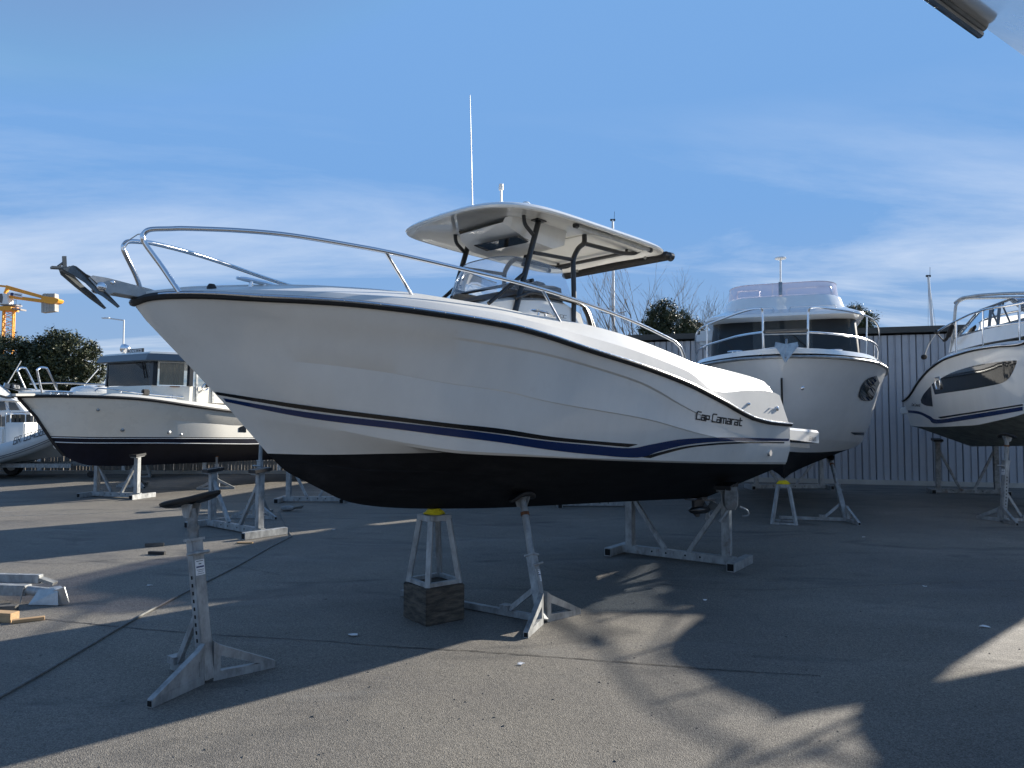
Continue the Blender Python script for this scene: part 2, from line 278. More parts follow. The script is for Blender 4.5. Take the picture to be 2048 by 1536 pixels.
# ------------------------------------------------------------------ mesh helpers
class MB:
    def __init__(s): s.v = []; s.f = []
    def add(s, vs, fs):
        k = len(s.v); s.v += [Vector(q) for q in vs]; s.f += [tuple(i + k for i in f) for f in fs]; return s
    def box(s, c, size, M=None, taper=1.0):
        x, y, z = [q / 2 for q in size]; c = Vector(c)
        vs = [Vector((sx * x * (taper if sz > 0 else 1), sy * y * (taper if sz > 0 else 1), sz * z)) for sz in (-1, 1) for sy in (-1, 1) for sx in (-1, 1)]
        if M is not None: vs = [M @ q for q in vs]
        return s.add([c + q for q in vs], [(0, 2, 3, 1), (4, 5, 7, 6), (0, 1, 5, 4), (1, 3, 7, 5), (3, 2, 6, 7), (2, 0, 4, 6)])
    def beam(s, a, b, w, h, up=(0, 0, 1), w2=None, h2=None):   # rectangular bar from a to b
        a = Vector(a); b = Vector(b); d = (b - a).normalized(); u = Vector(up); sx = d.cross(u)
        if sx.length < 1e-4: sx = d.cross(Vector((1, 0, 0)))
        sx.normalize(); u = sx.cross(d).normalized(); vs = []
        for q, ww, hh in ((a, w, h), (b, w2 or w, h2 or h)):
            vs += [q + sx * (i * ww / 2) + u * (j * hh / 2) for i, j in ((-1, -1), (1, -1), (1, 1), (-1, 1))]
        return s.add(vs, [(3, 2, 1, 0), (4, 5, 6, 7), (0, 1, 5, 4), (1, 2, 6, 5), (2, 3, 7, 6), (3, 0, 4, 7)])
    def tube(s, pts, r, n=8, caps=True, closed=False):
        pts = [Vector(p) for p in pts]; m = len(pts); rs = r if isinstance(r, (list, tuple)) else [r] * m
        T = []
        for i in range(m):
            a = pts[(i - 1) % m] if (i > 0 or closed) else pts[i]; b = pts[(i + 1) % m] if (i < m - 1 or closed) else pts[i]
            T.append((b - a).normalized())
        u = T[0].orthogonal().normalized(); vs = []; fs = []
        for i in range(m):
            u = (u - T[i] * u.dot(T[i])); u = u.normalized() if u.length > 1e-6 else T[i].orthogonal().normalized()
            w_ = T[i].cross(u)
            vs += [pts[i] + (u * math.cos(2 * math.pi * j / n) + w_ * math.sin(2 * math.pi * j / n)) * rs[i] for j in range(n)]
        for i in range(m - 1 + (1 if closed else 0)):
            for j in range(n):
                a = i * n + j; b = i * n + (j + 1) % n; k = ((i + 1) % m) * n
                fs.append((a, b, k + (j + 1) % n, k + j))
        if caps and not closed: fs.append(tuple(reversed(range(n)))); fs.append(tuple(range((m - 1) * n, m * n)))
        return s.add(vs, fs)
    def prism(s, poly, off):                                    # flat polygon pushed along off
        poly = [Vector(p) for p in poly]; off = Vector(off); n = len(poly)
        return s.add(poly + [p + off for p in poly], [tuple(reversed(range(n))), tuple(range(n, 2 * n))] + [(i, (i + 1) % n, n + (i + 1) % n, n + i) for i in range(n)])
    def loft(s, rows, closed=False):
        n = len(rows[0]); vs = [p for r in rows for p in r]; fs = []
        for i in range(len(rows) - 1):
            for j in range(n - (0 if closed else 1)):
                fs.append((i * n + j, i * n + (j + 1) % n, (i + 1) * n + (j + 1) % n, (i + 1) * n + j))
        return s.add(vs, fs)
    def lathe(s, c, prof, n=16, axis='z'):                      # prof: (radius, height)
        c = Vector(c); rows = []
        for r, h in prof:
            ring = []
            for j in range(n):
                a = 2 * math.pi * j / n; p = (r * math.cos(a), r * math.sin(a), h)
                if axis == 'x': p = (h, p[0], p[1])
                if axis == 'y': p = (p[0], h, p[1])
                ring.append(c + Vector(p))
            rows.append(ring)
        k = len(s.v); s.loft(rows, True); m = len(prof)
        s.f.append(tuple(k + j for j in reversed(range(n)))); s.f.append(tuple(k + (m - 1) * n + j for j in range(n))); return s
    def build(s, name, mt, parent=None, smooth=None, bevel=0.0, kind=None, recalc=True):
        me = bpy.data.meshes.new(name); me.from_pydata([tuple(q) for q in s.v], [], s.f); me.validate()
        if recalc or bevel:
            bm = bmesh.new(); bm.from_mesh(me)
            bmesh.ops.remove_doubles(bm, verts=bm.verts, dist=1e-5)
            bmesh.ops.recalc_face_normals(bm, faces=bm.faces)
            if bevel: bmesh.ops.bevel(bm, geom=[e for e in bm.edges if len(e.link_faces) == 2 and e.calc_face_angle(0) > 0.6], offset=bevel, segments=2, affect='EDGES', clamp_overlap=True)
            bm.to_mesh(me); bm.free()
        me.materials.append(MATS[mt] if isinstance(mt, str) else mt)
        if smooth:
            me.shade_smooth(); me.set_sharp_from_angle(angle=R(smooth))
        o = bpy.data.objects.new(name, me); COL.objects.link(o)
        if parent: o.parent = parent
        if kind: o['kind'] = kind
        return o
def tag(o, label, cat, group=None):
    o['label'] = label; o['category'] = cat
    if group: o['group'] = group
    return o
def thing(name, label, cat, loc=(0, 0, 0), rotz=0.0, group=None, M=None):
    o = bpy.data.objects.new(name, None); COL.objects.link(o); o.empty_display_size = 0.1
    if M is not None: o.matrix_world = M
    else: o.location = loc; o.rotation_euler = (0, 0, rotz)
    return tag(o, label, cat, group)
def smoothpts(pts, n=6):                                        # Catmull-Rom through points
    pts = [Vector(p) for p in pts]; out_ = []
    for i in range(len(pts) - 1):
        p0 = pts[max(0, i - 1)]; p1 = pts[i]; p2 = pts[i + 1]; p3 = pts[min(len(pts) - 1, i + 2)]
        for k in range(n):
            t = k / n; out_.append(0.5 * ((2 * p1) + (p2 - p0) * t + (2 * p0 - 5 * p1 + 4 * p2 - p3) * t * t + (3 * p1 - p0 - 3 * p2 + p3) * t ** 3))
    return out_ + [pts[-1]]
def fillet(pts, r=0.06, n=5):                                   # straight runs with rounded bends
    pts = [Vector(p) for p in pts]; o = [pts[0]]
    for i in range(1, len(pts) - 1):
        a, b, c = pts[i - 1], pts[i], pts[i + 1]
        ra = min(r, (b - a).length * 0.45, (c - b).length * 0.45); p = b + (a - b).normalized() * ra; q = b + (c - b).normalized() * ra
        o += [(p * (1 - t) ** 2 + b * 2 * t * (1 - t) + q * t * t) for t in [k / n for k in range(n + 1)]]
    return o + [pts[-1]]
# squared stroke letters, unit cell 1 high, about 0.6 wide
GL = {'C': [[(.6, 1), (.12, 1), (0, .85), (0, 0), (.55, 0)]], 'a': [[(.08, .66), (.5, .66), (.5, 0), (0, 0), (0, .34), (.5, .34)]], 'p': [[(0, -.02), (0, .66), (.48, .66), (.48, .2), (0, .2)]],
 'm': [[(0, 0), (0, .66), (.74, .66), (.74, 0)], [(.37, .66), (.37, 0)]], 'r': [[(0, 0), (0, .66), (.36, .66)]], 't': [[(.1, .95), (.1, 0), (.42, 0)], [(0, .68), (.4, .68)]],
 'B': [[(0, 0), (0, 1), (.42, 1), (.5, .9), (.5, .6), (.42, .5), (0, .5)], [(.42, .5), (.54, .4), (.54, .1), (.44, 0), (0, 0)]], 'R': [[(0, 0), (0, 1), (.45, 1), (.5, .9), (.5, .6), (.42, .48), (0, .48)], [(.3, .48), (.54, 0)]],
 '0': [[(0, 0), (0, 1), (.5, 1), (.5, 0), (0, 0)]], '3': [[(0, 1), (.5, 1), (.25, .58), (.5, .45), (.5, .1), (.4, 0), (0, .02)]], '4': [[(.4, 0), (.4, 1), (0, .3), (.55, .3)]], '8': [[(.08, .52), (.02, .6), (.02, .92), (.1, 1), (.42, 1), (.48, .92), (.48, .6), (.42, .52), (.08, .52), (0, .42), (0, .08), (.08, 0), (.44, 0), (.52, .08), (.52, .42), (.42, .52)]], '5': [[(.5, 1), (.05, 1), (.02, .55), (.4, .58), (.5, .48), (.5, .1), (.4, 0), (0, 0)]], '9': [[(.5, .45), (.06, .45), (0, .55), (0, .92), (.08, 1), (.5, 1), (.5, 0), (.1, 0)]],
 'D': [[(0, 0), (0, 1), (.4, 1), (.52, .85), (.52, .15), (.4, 0), (0, 0)]], 'E': [[(.5, 1), (0, 1), (0, 0), (.5, 0)], [(0, .5), (.42, .5)]], 'L': [[(0, 1), (0, 0), (.48, 0)]], 'T': [[(0, 1), (.56, 1)], [(.28, 1), (.28, 0)]], 'A': [[(0, 0), (.28, 1), (.56, 0)], [(.1, .35), (.46, .35)]],
 'P': [[(0, 0), (0, 1), (.5, 1), (.5, .5), (0, .5)]], 'O': [[(0, 0), (0, 1), (.5, 1), (.5, 0), (0, 0)]], 'G': [[(.5, .8), (.5, 1), (0, 1), (0, 0), (.5, 0), (.5, .5), (.28, .5)]], 'I': [[(.1, 0), (.1, 1)]], 'S': [[(.5, 1), (0, 1), (0, .52), (.5, .48), (.5, 0), (0, 0)]], 'N': [[(0, 0), (0, 1), (.5, 0), (.5, 1)]], '.': [[(.1, 0), (.1, .1)]], ' ': []}
GW = {'m': .96, 'C': .76, 'I': .34, '.': .34, ' ': .45, 'r': .52, 't': .56}
def letters(text, fmap, sw=0.1, slant=0.0):                     # fmap(u, v) -> point, u,v in letter heights
    mb = MB(); u0 = 0.0
    for ch in text:
        for pl in GL.get(ch, []):
            for (ax, ay), (bx, by) in zip(pl[:-1], pl[1:]):
                a = Vector((ax, ay)); b = Vector((bx, by)); d = (b - a).normalized(); n = Vector((-d.y, d.x)) * sw / 2; a = a - d * sw / 2; b = b + d * sw / 2
                mb.add([fmap(u0 + q.x + slant * q.y, q.y) for q in (a - n, b - n, b + n, a + n)], [(0, 1, 2, 3)])
        u0 += GW.get(ch, .7)
    return mb
def text_width(t): return sum(GW.get(c, .7) for c in t)

# ------------------------------------------------------------------ boat hulls lofted from lengthwise lines
class Row:
    def __init__(s, pts):                                       # (x, half breadth, z)
        pts = sorted(pts); s.x0 = pts[0][0]; s.x1 = pts[-1][0]
        s.b = Curve([(p[0], p[1]) for p in pts]); s.z = Curve([(p[0], p[2]) for p in pts])
    def p(s, x, side=-1): return Vector((x, side * s.b(x), s.z(x)))
def row_px(fr, px, tab, xoff=True, side=-1):                    # a line read off the photograph on a known breadth plan
    st = fr.y(px[0][0], px[0][1], 0.0); x0 = st.x
    bt = Curve([((x0 if xoff else 0) + d, b) for d, b in tab]); pts = [(x0, 0.0, st.z)]
    for q in px[1:]:
        h = fr.hit(q[0], q[1], lambda x, z: bt(x) if x >= x0 else -1)
        if h and h.x > pts[-1][0] + 0.01: pts.append((h.x, bt(h.x), h.z))
    xs = sorted(set([p[0] for p in pts] + [x0 + (pts[-1][0] - x0) * (i / 40) ** 2 for i in range(41)]))
    zf = Curve([(p[0], p[2]) for p in pts])
    r = Row([(x, bt(x), zf(x)) for x in xs]); return r
def midrow(a, b, t, bulge=0.0):                                 # in-between line, bulge > 0 pulls it inboard
    n = 40; pts = []
    for i in range(n + 1):
        u = (i / n) ** 1.5; xa = lerp(a.x0, a.x1, u); xb = lerp(b.x0, b.x1, u)
        k = bulge * min(1, 4 * u) * (1 - u) ** 0.5
        pts.append((lerp(xa, xb, t), max(0, lerp(a.b(xa), b.b(xb), t) - k), lerp(a.z(xa), b.z(xb), t)))
    return Row(pts)
def stations(r, n, e=1.6): return [lerp(r.x0, r.x1, (i / n) ** e) for i in range(n + 1)]
def skin(rows, n=64, e=1.6, transom=True):
    mb = MB()
    for side in (-1, 1): mb.loft([[r.p(x, side) for x in stations(r, n, e)] for r in rows])
    if transom:
        for a, b in zip(rows[:-1], rows[1:]):
            mb.add([a.p(a.x1, -1), b.p(b.x1, -1), b.p(b.x1, 1), a.p(a.x1, 1)], [(0, 1, 2, 3)])
    return mb
from mathutils.bvhtree import BVHTree
def bvh_of(o): return BVHTree.FromPolygons([v.co.copy() for v in o.data.vertices], [tuple(p.vertices) for p in o.data.polygons])
def lay(fr, tree, px, py, off=0.004):                           # picture point laid on a surface, lifted slightly off it
    d = fr.d(px, py).normalized(); loc, nor, _, _ = tree.ray_cast(fr.o, d)
    if loc is None: return None
    if nor.dot(d) > 0: nor = -nor
    return loc + nor * off
def decal(fr, tree, top, bot, n=40, off=0.004):                   # strip between two picture curves, laid on the hull
    ct = smoothpts([Vector((a, b, 0)) for a, b in top], 10); cb = smoothpts([Vector((a, b, 0)) for a, b in bot], 10)
    def samp(c, u):
        k = u * (len(c) - 1); i = min(int(k), len(c) - 2); return c[i].lerp(c[i + 1], k - i)
    mb = MB(); r0 = []; r1 = []; r2 = []
    for i in range(n + 1):
        a = samp(ct, i / n); b = samp(cb, i / n); m = (a + b) / 2
        ha, hm, hb = [lay(fr, tree, q.x, q.y, off) for q in (a, m, b)]
        if ha and hb and hm: r0.append(ha); r1.append(hm); r2.append(hb)
    if len(r0) > 1: mb.loft([r0, r1, r2])
    return mb
# ------------------------------------------------------------------ ground
gm = MB(); gm.add([(-900, -60, 0), (900, -60, 0), (900, 1500, 0), (-900, 1500, 0)], [(0, 1, 2, 3)])
gobj = gm.build('ground', 'asphalt', recalc=False); gobj['kind'] = 'structure'
def joint(pxs, wd):                                            # a dark joint wandering across the tarmac
    P = smoothpts([ground(*q) for q in pxs], 14); l = []; r_ = []
    for i, p in enumerate(P):
        d = (P[min(i + 1, len(P) - 1)] - P[max(i - 1, 0)]).normalized(); s_ = Vector((-d.y, d.x, 0)); k = wd * random.uniform(0.5, 1.3); j = s_ * random.uniform(-.006, .006)
        l.append(p + s_ * k + j + Vector((0, 0, .004))); r_.append(p - s_ * k + j + Vector((0, 0, .004)))
    o = MB().loft([l, r_]).build('pavement_joint', 'rubber'); o['kind'] = 'structure'
joint([(85, 1238), (260, 1256), (430, 1270), (620, 1281), (800, 1295), (960, 1303)], 0.007)
joint([(960, 1304), (1150, 1318), (1330, 1332), (1460, 1342), (1640, 1352)], 0.005)

# ------------------------------------------------------------------ the white motorboat in the middle
g0 = ground(866, 1238); O1 = depth(868, 1017, g0.y)
F1 = Frame(O1, 44, 3.3); F1.rng = (3.6, 11.0)
boat = thing('motorboat', 'large white open motorboat with blue and black stripes and hardtop, raised on stands', 'boat', M=F1.M)
SH = [(0, 0), (.02, .10), (.06, .18), (.15, .30), (.3, .44), (.6, .64), (1, .83), (1.5, .99), (2, 1.1), (3, 1.21), (4, 1.25), (5.5, 1.25), (7.4, 1.19)]
NK = [(0, 0), (.05, .12), (.15, .24), (.3, .38), (.6, .57), (1, .755), (1.5, .92), (2, 1.035), (3, 1.16), (4, 1.215), (5.5, 1.225), (7.4, 1.175)]
MD = [(0, 0), (.1, .11), (.3, .245), (.6, .42), (1, .60), (1.5, .78), (2, .905), (3, 1.06), (4, 1.135), (5, 1.165), (7, 1.15)]
CH = [(0, 0), (.1, .08), (.3, .20), (.6, .36), (1, .53), (1.5, .70), (2, .82), (3, .97), (4, 1.05), (5, 1.085), (7, 1.085)]
WL = [(0, 0), (.1, .05), (.3, .13), (.6, .27), (1, .44), (1.5, .625), (2, .765), (2.5, .87), (3, .945), (4, 1.03), (5, 1.06), (7, 1.06)]
S = row_px(F1, [(269, 608), (296, 598.5), (351, 594), (425, 594.5), (500, 598.6), (611, 604), (722, 612), (834, 625), (1000, 651), (1056, 664), (1173, 701), (1291, 738), (1369, 767.5), (1447, 806.5), (1505, 838), (1544, 847.6), (1580, 851)], SH)
Nk = row_px(F1, [(292, 641), (396, 629), (500, 632), (648, 646), (797, 660.6), (900, 673), (1056, 699), (1212, 740), (1291, 767.5), (1369, 812), (1440, 846), (1510, 869), (1582, 880)], NK)
Md = row_px(F1, [(388, 742), (440, 722), (500, 720), (567, 724), (759, 744), (900, 767.5), (1000, 781), (1095, 803), (1291, 838), (1400, 868), (1500, 888), (1580, 898)], MD)
Ch = row_px(F1, [(462, 822), (520, 837), (611, 848), (759, 876), (870, 895), (926, 902), (1017, 907), (1173, 916), (1369, 922.5), (1573, 924.5)], CH)
Wl = row_px(F1, [(535, 907), (611, 909), (797, 907), (908, 906), (1017, 910.5), (1173, 919.5), (1369, 926), (1571, 928.5)], WL)
kp = [F1.y(a, b, 0) for a, b in [(535, 907), (574, 944), (611, 963), (648, 982), (685, 1000), (722, 1009), (778, 1015), (871, 1017.5), (1000, 1015.5), (1212, 1005), (1361, 998)]]
kp.append(Vector((Wl.x1 - .12, 0, kp[-1].z)))
Kl = Row([(p.x, 0.0, p.z) for p in kp])
def ledge(r, dx):                                              # lower lip of a moulded step
    return Row([(x, max(0, r.b(x) - dx(x) * min(1, 3 * (x - r.x0))), r.z(x) - dx(x) * 0.7 * min(1, 3 * (x - r.x0))) for x in stations(r, 60, 1.6)])
def straight(m, lo, hi, xa_, xb_):
    pts = []
    for x in stations(m, 60, 1.6):
        k = max(0, min(1, (x - xa_) / (xb_ - xa_))); t_ = (m.z(x) - lo.z(x)) / max(1e-3, hi.z(x) - lo.z(x)); pts.append((x, lerp(m.b(x), lerp(lo.b(x), hi.b(x), max(0, min(1, t_))), k), m.z(x)))
    return Row(pts)
Nk = straight(Nk, Md, S, 2.0, 3.0)
NkL = ledge(Nk, lambda x: .020 * max(0, min(1, (3.0 - x) / 1.4)) * max(0, min(1, (x + 2.3) / .4)))
ChL = ledge(Ch, lambda x: .030 * max(.25, min(1, (1.5 - x) / 1.5)))
def stemx(z): return Curve([(r.z(r.x0), r.x0) for r in (Wl, Ch, Md, Nk, S)])(z)
def soften(m, lo, hi):
    pts = []
    for x in stations(m, 60, 1.6):
        k = max(0, min(1, (x + 1.7) / 2.0)); k = k * k * (3 - 2 * k); z = m.z(x)
        if x > lo.x0: t_ = (z - lo.z(x)) / max(1e-3, hi.z(x) - lo.z(x)); bl = lerp(lo.b(x), hi.b(x), t_)
        else:
            zs_ = Curve([(r.x0, r.z(r.x0)) for r in (S, Nk, Md, Ch, Wl)])(x); t_ = (z - zs_) / max(1e-3, hi.z(x) - zs_); bl = hi.b(x) * max(0, t_)
        bl = max(0, bl - .03 * min(1, (x - m.x0) * 2)) if x > m.x0 else 0
        pts.append((x, lerp(bl, m.b(x), k), z))
    return Row(pts)
Md = soften(Md, Ch, NkL)
Md = Row([(x, Md.b(x) + .024 * max(0, min(1, (x + 1.6) / 2.4)) * max(0, min(1, (4.2 - x) / 1.5)), Md.z(x)) for x in stations(Md, 60)])
MdL = ledge(Md, lambda x: .010 * max(0, min(1, (x + 1.6) / 2.4)) * max(0, min(1, (3.4 - x) / 1.2)))
Fl = midrow(Md, NkL, .5, .02)
st1 = midrow(Kl, Wl, .33, -.004); st1L = midrow(Kl, Wl, .36, .010)
st2 = midrow(Kl, Wl, .66, -.006); st2L = midrow(Kl, Wl, .69, .010)
hull_rows = [Wl, ChL, Ch, MdL, Md, Fl, NkL, Nk, S]
skin([Kl, st1, st1L, st2, st2L, Wl], 64).build('bottom', 'antifouling', boat, 24)
hull = skin(hull_rows, 72).build('hull', 'gelcoat', boat, 22)
HF = bvh_of(hull)
# deck moulding above the rub rail
tp = [(330, 588), (380, 581), (430, 577), (490, 574), (560, 573), (640, 574), (700, 577), (780, 582.5), (871, 593), (977, 610), (1052, 626), (1158, 646), (1264, 675), (1355, 711), (1396, 728), (1455, 741), (1525, 762), (1542, 780)]
bt_in = lambda x: S.b(x) - .27 * min(1, max(0, (x - S.x0)) / .5) + .14 * max(0, min(1, (x + .8) / 2.2))
tpts = [(S.x0 + .02, .02, S.z(S.x0) + .045)]
for q in tp:
    h = F1.hit(q[0], q[1], lambda x, z: bt_in(x) if S.x0 + .05 < x < 4.9 else -1)
    if h and h.x > tpts[-1][0] + .02: tpts.append((h.x, bt_in(h.x), max(h.z, S.z(h.x) + .03)))
D2 = Row(tpts); XE = D2.x1
D0 = Row([(x, max(0, S.b(x) - .018), S.z(x) + .035) for x in stations(S, 60)])
ld = [F1.hit(q[0], q[1], lambda x, z: S.b(x) - .03 if x > 2 else -1) for q in [(1437, 784), (1492, 781.5), (1543, 783.5), (1559, 791)]]
lz = [(h.x, h.z) for h in ld if h]; xl = lz[0][0]
z1 = Curve([(x, S.z(x) + .035 + .42 * (D2.z(x) - S.z(x) - .035)) for x in [lerp(S.x0, xl - .6, i / 30) for i in range(31)]] + lz)
D1 = Row([(x, max(0, S.b(x) - lerp(.06, .028, max(0, min(1, (x + .8) / 2.2))) * min(1, (x - S.x0) / .4)), z1(x)) for x in stations(Row([(S.x0, 0, 0), (lz[-1][0], 0, 0)]), 60)])
D1b = Row([(x, max(0, D1.b(x) - .004 - .06 * max(0, min(1, (x - xl) / .5))), z1(x) + .004 + .012 * max(0, min(1, (x - xl) / .5))) for x in stations(D1, 60)])
D3 = Row([(x, max(0, D2.b(x) - .13 * min(1, (x - D2.x0) / .5)), D2.z(x) + .02 * max(0, min(1, (.2 - x)))) for x in stations(D2, 60)])
D4 = Row([(x, max(0, D3.b(x) - .02 * min(1, (x - D2.x0) / .5)), lerp(D2.z(x) + .035, .72, max(0, min(1, (x + .05) / .12)))) for x in stations(D2, 120)])
D5 = Row([(x, 0, lerp(D2.z(x) + .05, .70, max(0, min(1, (x + .05) / .12)))) for x in stations(D2, 120)])
skin([D0, D1, D1b, D2, D3, D4, D5], 110).build('deck', 'gelcoat_deck', boat, 20)
# rub rail all round
def around(r, off, dz, n=60): return [Vector((x, -(r.b(x) + off), r.z(x) + dz)) for x in reversed(stations(r, n, 1.8))] + [Vector((x, (r.b(x) + off), r.z(x) + dz)) for x in stations(r, n, 1.8)[1:]]
rr = MB().tube(around(S, .006, .012), .027, 8).build('rub_rail', 'rubber', boat, 40)
MB().tube(around(S, .026, .020), .013, 8).build('rub_rail_strip', 'chrome', rr, 40)
for i in range(30):
    x = lerp(S.x0 + .1, S.x1 - .1, i / 29)
    if i == 0: scw = MB().lathe((0, 0, 0), [(.004, .004), (.006, 0), (.004, -.003)], 6, 'y').build('screw', 'steel_dull', rr); so = scw
    else: so = scw.copy(); COL.objects.link(so)
    so.location = (x, -(S.b(x) + .0385), S.z(x) + .020)
# stripes
def dec(name, mt, top, bot, n=44): return decal(F1, HF, top, bot, n).build(name, mt, boat)
dec('black_stripe', 'stripe_black', [(430, 783), (611, 810.5), (797, 834), (900, 846.5), (1000, 857), (1095, 872), (1180, 881), (1276, 888.5)], [(434, 789), (611, 819), (797, 842.5), (900, 855), (1000, 867), (1095, 880), (1180, 887.5), (1256, 894)])
dec('blue_stripe', 'stripe_blue', [(447, 796), (611, 823.5), (797, 845), (900, 856.5), (1000, 869), (1095, 882), (1180, 890), (1258, 896), (1300, 889), (1360, 878.5), (1430, 875), (1500, 875.5), (1578, 877.5)], [(452, 803), (611, 835), (797, 858.5), (900, 872), (1000, 884.5), (1095, 899), (1180, 908.5), (1274, 915), (1316, 903), (1370, 890), (1430, 883.5), (1500, 881.5), (1577, 882)], 60)
dec('black_stripe', 'stripe_black', [(1284, 914), (1320, 904), (1370, 892.5), (1440, 885.3), (1500, 883.4), (1568, 884)], [(1300, 916), (1330, 907), (1380, 895), (1440, 889), (1500, 886.2), (1568, 886.4)])
mbs = MB()
for k, (a, b) in enumerate([(440, 796), (446, 799), (452, 796), (457, 800.5)]): mbs.v += decal(F1, HF, [(a - 2.5, b - 2), (a + 2.5, b - 1.4)], [(a - 2.5, b + 1.2), (a + 2.5, b + 1.8)], 2).v; mbs.f += [tuple(i + len(mbs.v) - 9 for i in f) for f in ((0, 1, 4, 3), (1, 2, 5, 4), (3, 4, 7, 6), (4, 5, 8, 7))] if len(mbs.v) % 9 == 0 else []
if mbs.f: mbs.build('stripe_emblem', 'stripe_blue', boat)
def hull_text(txt, x0, y0, x1, y1, hpx, sw, slant, name):      # baseline from (x0,y0) to (x1,y1) in the photograph
    L = text_width(txt); ux, uy = (x1 - x0) / L, (y1 - y0) / L
    letters(txt, lambda u, v: lay(F1, HF, x0 + u * ux - v * 0.5, y0 + u * uy - v * hpx) or Vector((0, 0, 0)), sw, slant).build(name, 'ink', boat, kind='stuff')
hull_text('Cap', 1392, 838, 1420, 842.5, 15.5, .17, .2, 'lettering')
hull_text('Camarat', 1423.5, 843, 1484, 851.5, 15.5, .17, .2, 'lettering')
# small fittings on the quarter and hull side
h = lay(F1, HF, 1538, 906)
MB().lathe((h.x, h.y, h.z), [(.035, -.02), (.035, .01), (.02, .02)], 16, 'y').build('through_hull_fitting', 'chrome', boat, 40)
qd = lambda x, z: S.b(x) - .025 if 3 < x < 5 else -1
for (a, b), w_ in (((1496, 808), .018), ((1538, 817), .01), ((1546, 818), .01), ((1553, 817), .03)):
    h = F1.hit(a, b, qd)
    if h: MB().lathe((h.x, h.y - .01, h.z), [(w_, .03), (w_, -.006), (w_ * .5, -.018)], 10, 'y').build('quarter_fitting', 'chrome', boat, 40)
def cleat(p, yaw, parent, s_=1.0, mt='chrome'):
    d = Vector((math.cos(yaw), math.sin(yaw), 0)); p = Vector(p); mb = MB()
    mb.tube(fillet([p - d * .13 * s_ + Vector((0, 0, .045 * s_)), p - d * .05 * s_ + Vector((0, 0, .05 * s_)), p + d * .05 * s_ + Vector((0, 0, .05 * s_)), p + d * .13 * s_ + Vector((0, 0, .045 * s_))], .03), [.008 * s_] + [.014 * s_] * 12 + [.008 * s_], 8)
    for k in (-1, 1): mb.tube([p + d * .045 * k * s_, p + d * .04 * k * s_ + Vector((0, 0, .05 * s_))], .012 * s_, 8)
    return mb.build('cleat', mt, parent, 40)
dkz = lambda x: D2.z(x)
q = F1.y(515, 578, -.30); cleat((q.x, q.y, q.z - .01), .1, boat, 1.25)
q = F1.y(1086, 637, -1.0); cleat((q.x, -(S.b(q.x) - .22), dkz(q.x) - .01), .0, boat)
q = F1.y(1522, 763, -.92); cleat((q.x - .05, -D3.b(q.x) - .04, D2.z(q.x - .05)), .0, boat, 1.0, 'white_plastic')
q = F1.y(423, 577, -.28); MB().lathe((q.x, q.y, q.z - .02), [(.03, 0), (.032, .03), (.02, .05)], 12).build('deck_filler', 'rubber', boat, 40)
# bathing platform
zp1 = F1.y(1643, 861, -1.12).z; X1 = F1.y(1643, 870, -1.12).x; zp0 = F1.y(1643, 887, -1.12).z; xa = S.x1 - .03
pl = MB(); ring = lambda x, z, b: [(x, -b, z), (x, b, z)]
za = S.z(S.x1) - .02
pl.loft([[Vector((xa, sgn * b, z)) for xa, z, b in row] for sgn in (-1, 1) for row in ()] or [[Vector((0, 0, 0))] * 2] * 2) if False else None
sec = lambda x, zt, zb, b: [Vector((x, -b, zb)), Vector((x, -b, zt - .03)), Vector((x, -b + .03, zt)), Vector((x, b - .03, zt)), Vector((x, b, zt - .03)), Vector((x, b, zb))]
pl.loft([sec(xa, za, zp0 + .02, 1.13), sec(lerp(xa, X1, .5), lerp(za, zp1, .5), zp0 + .01, 1.13), sec(X1 - .03, zp1, zp0, 1.10), sec(X1, zp1 - .03, zp0, 1.07)], True)
pl.add(sec(X1, zp1 - .03, zp0, 1.07), [(0, 1, 2, 3, 4, 5)])
plat = pl.build('bathing_platform', 'gelcoat', boat, 25)
def plat_text(u, v):
    x = X1 - .40 + u * .043; return Vector((x, -1.139 + max(0, (x - (xa + X1) / 2)) * .05, zp0 + .03 + v * .045))
letters('LE PALAIS', plat_text, .14).build('lettering', 'ink', plat, kind='stuff')
MB().beam((xa + .05, -1.0, zp0 - .05), (X1 - .2, -1.0, zp0 - .045), .10, .05).build('ladder_bracket', 'steel_dull', plat)
# outboard engine
ob = MB(); ex = S.x1 + .40
def egg(c, sx, sy, sz, n=14, m=9, p=.55):
    rows = []
    for i in range(m + 1):
        t = math.pi * i / m - math.pi / 2; cz = math.copysign(abs(math.sin(t)) ** p, math.sin(t)); cr_ = abs(math.cos(t)) ** p
        rows.append([Vector(c) + Vector((sx * cr_ * math.copysign(abs(math.cos(a)) ** p, math.cos(a)), sy * cr_ * math.copysign(abs(math.sin(a)) ** p, math.sin(a)), sz * cz)) for a in [2 * math.pi * j / n for j in range(n)]])
    return rows
ob.loft(egg((ex + .12, 0, .98), .30, .20, .24), True)
eng = ob.build('outboard_cowl', 'black_tube', boat, 40)
lu = MB(); qs = F1.y(1395, 1034, 0); qc = F1.y(1360, 1000, 0); bx = qs.x - .02; cz = qc.z - .01
lu.loft([[Vector((bx + .12 + dx * s_, dy * s_, z)) for dx, dy in ((-.14, 0), (-.08, -.05), (.10, -.045), (.16, 0), (.10, .045), (-.08, .05))] for z, s_ in ((.78, 1.3), (.45, 1.1), (.15, .9), (cz, .8))], True)
lu.build('outboard_leg', 'black_tube', boat, 35)
MB().prism([(bx - .16, -.09, cz), (bx - .05, -.12, cz), (bx + .30, -.11, cz), (bx + .34, 0, cz), (bx + .30, .11, cz), (bx - .05, .12, cz), (bx - .16, .09, cz)], (0, 0, .014)).build('cavitation_plate', 'black_tube', boat)
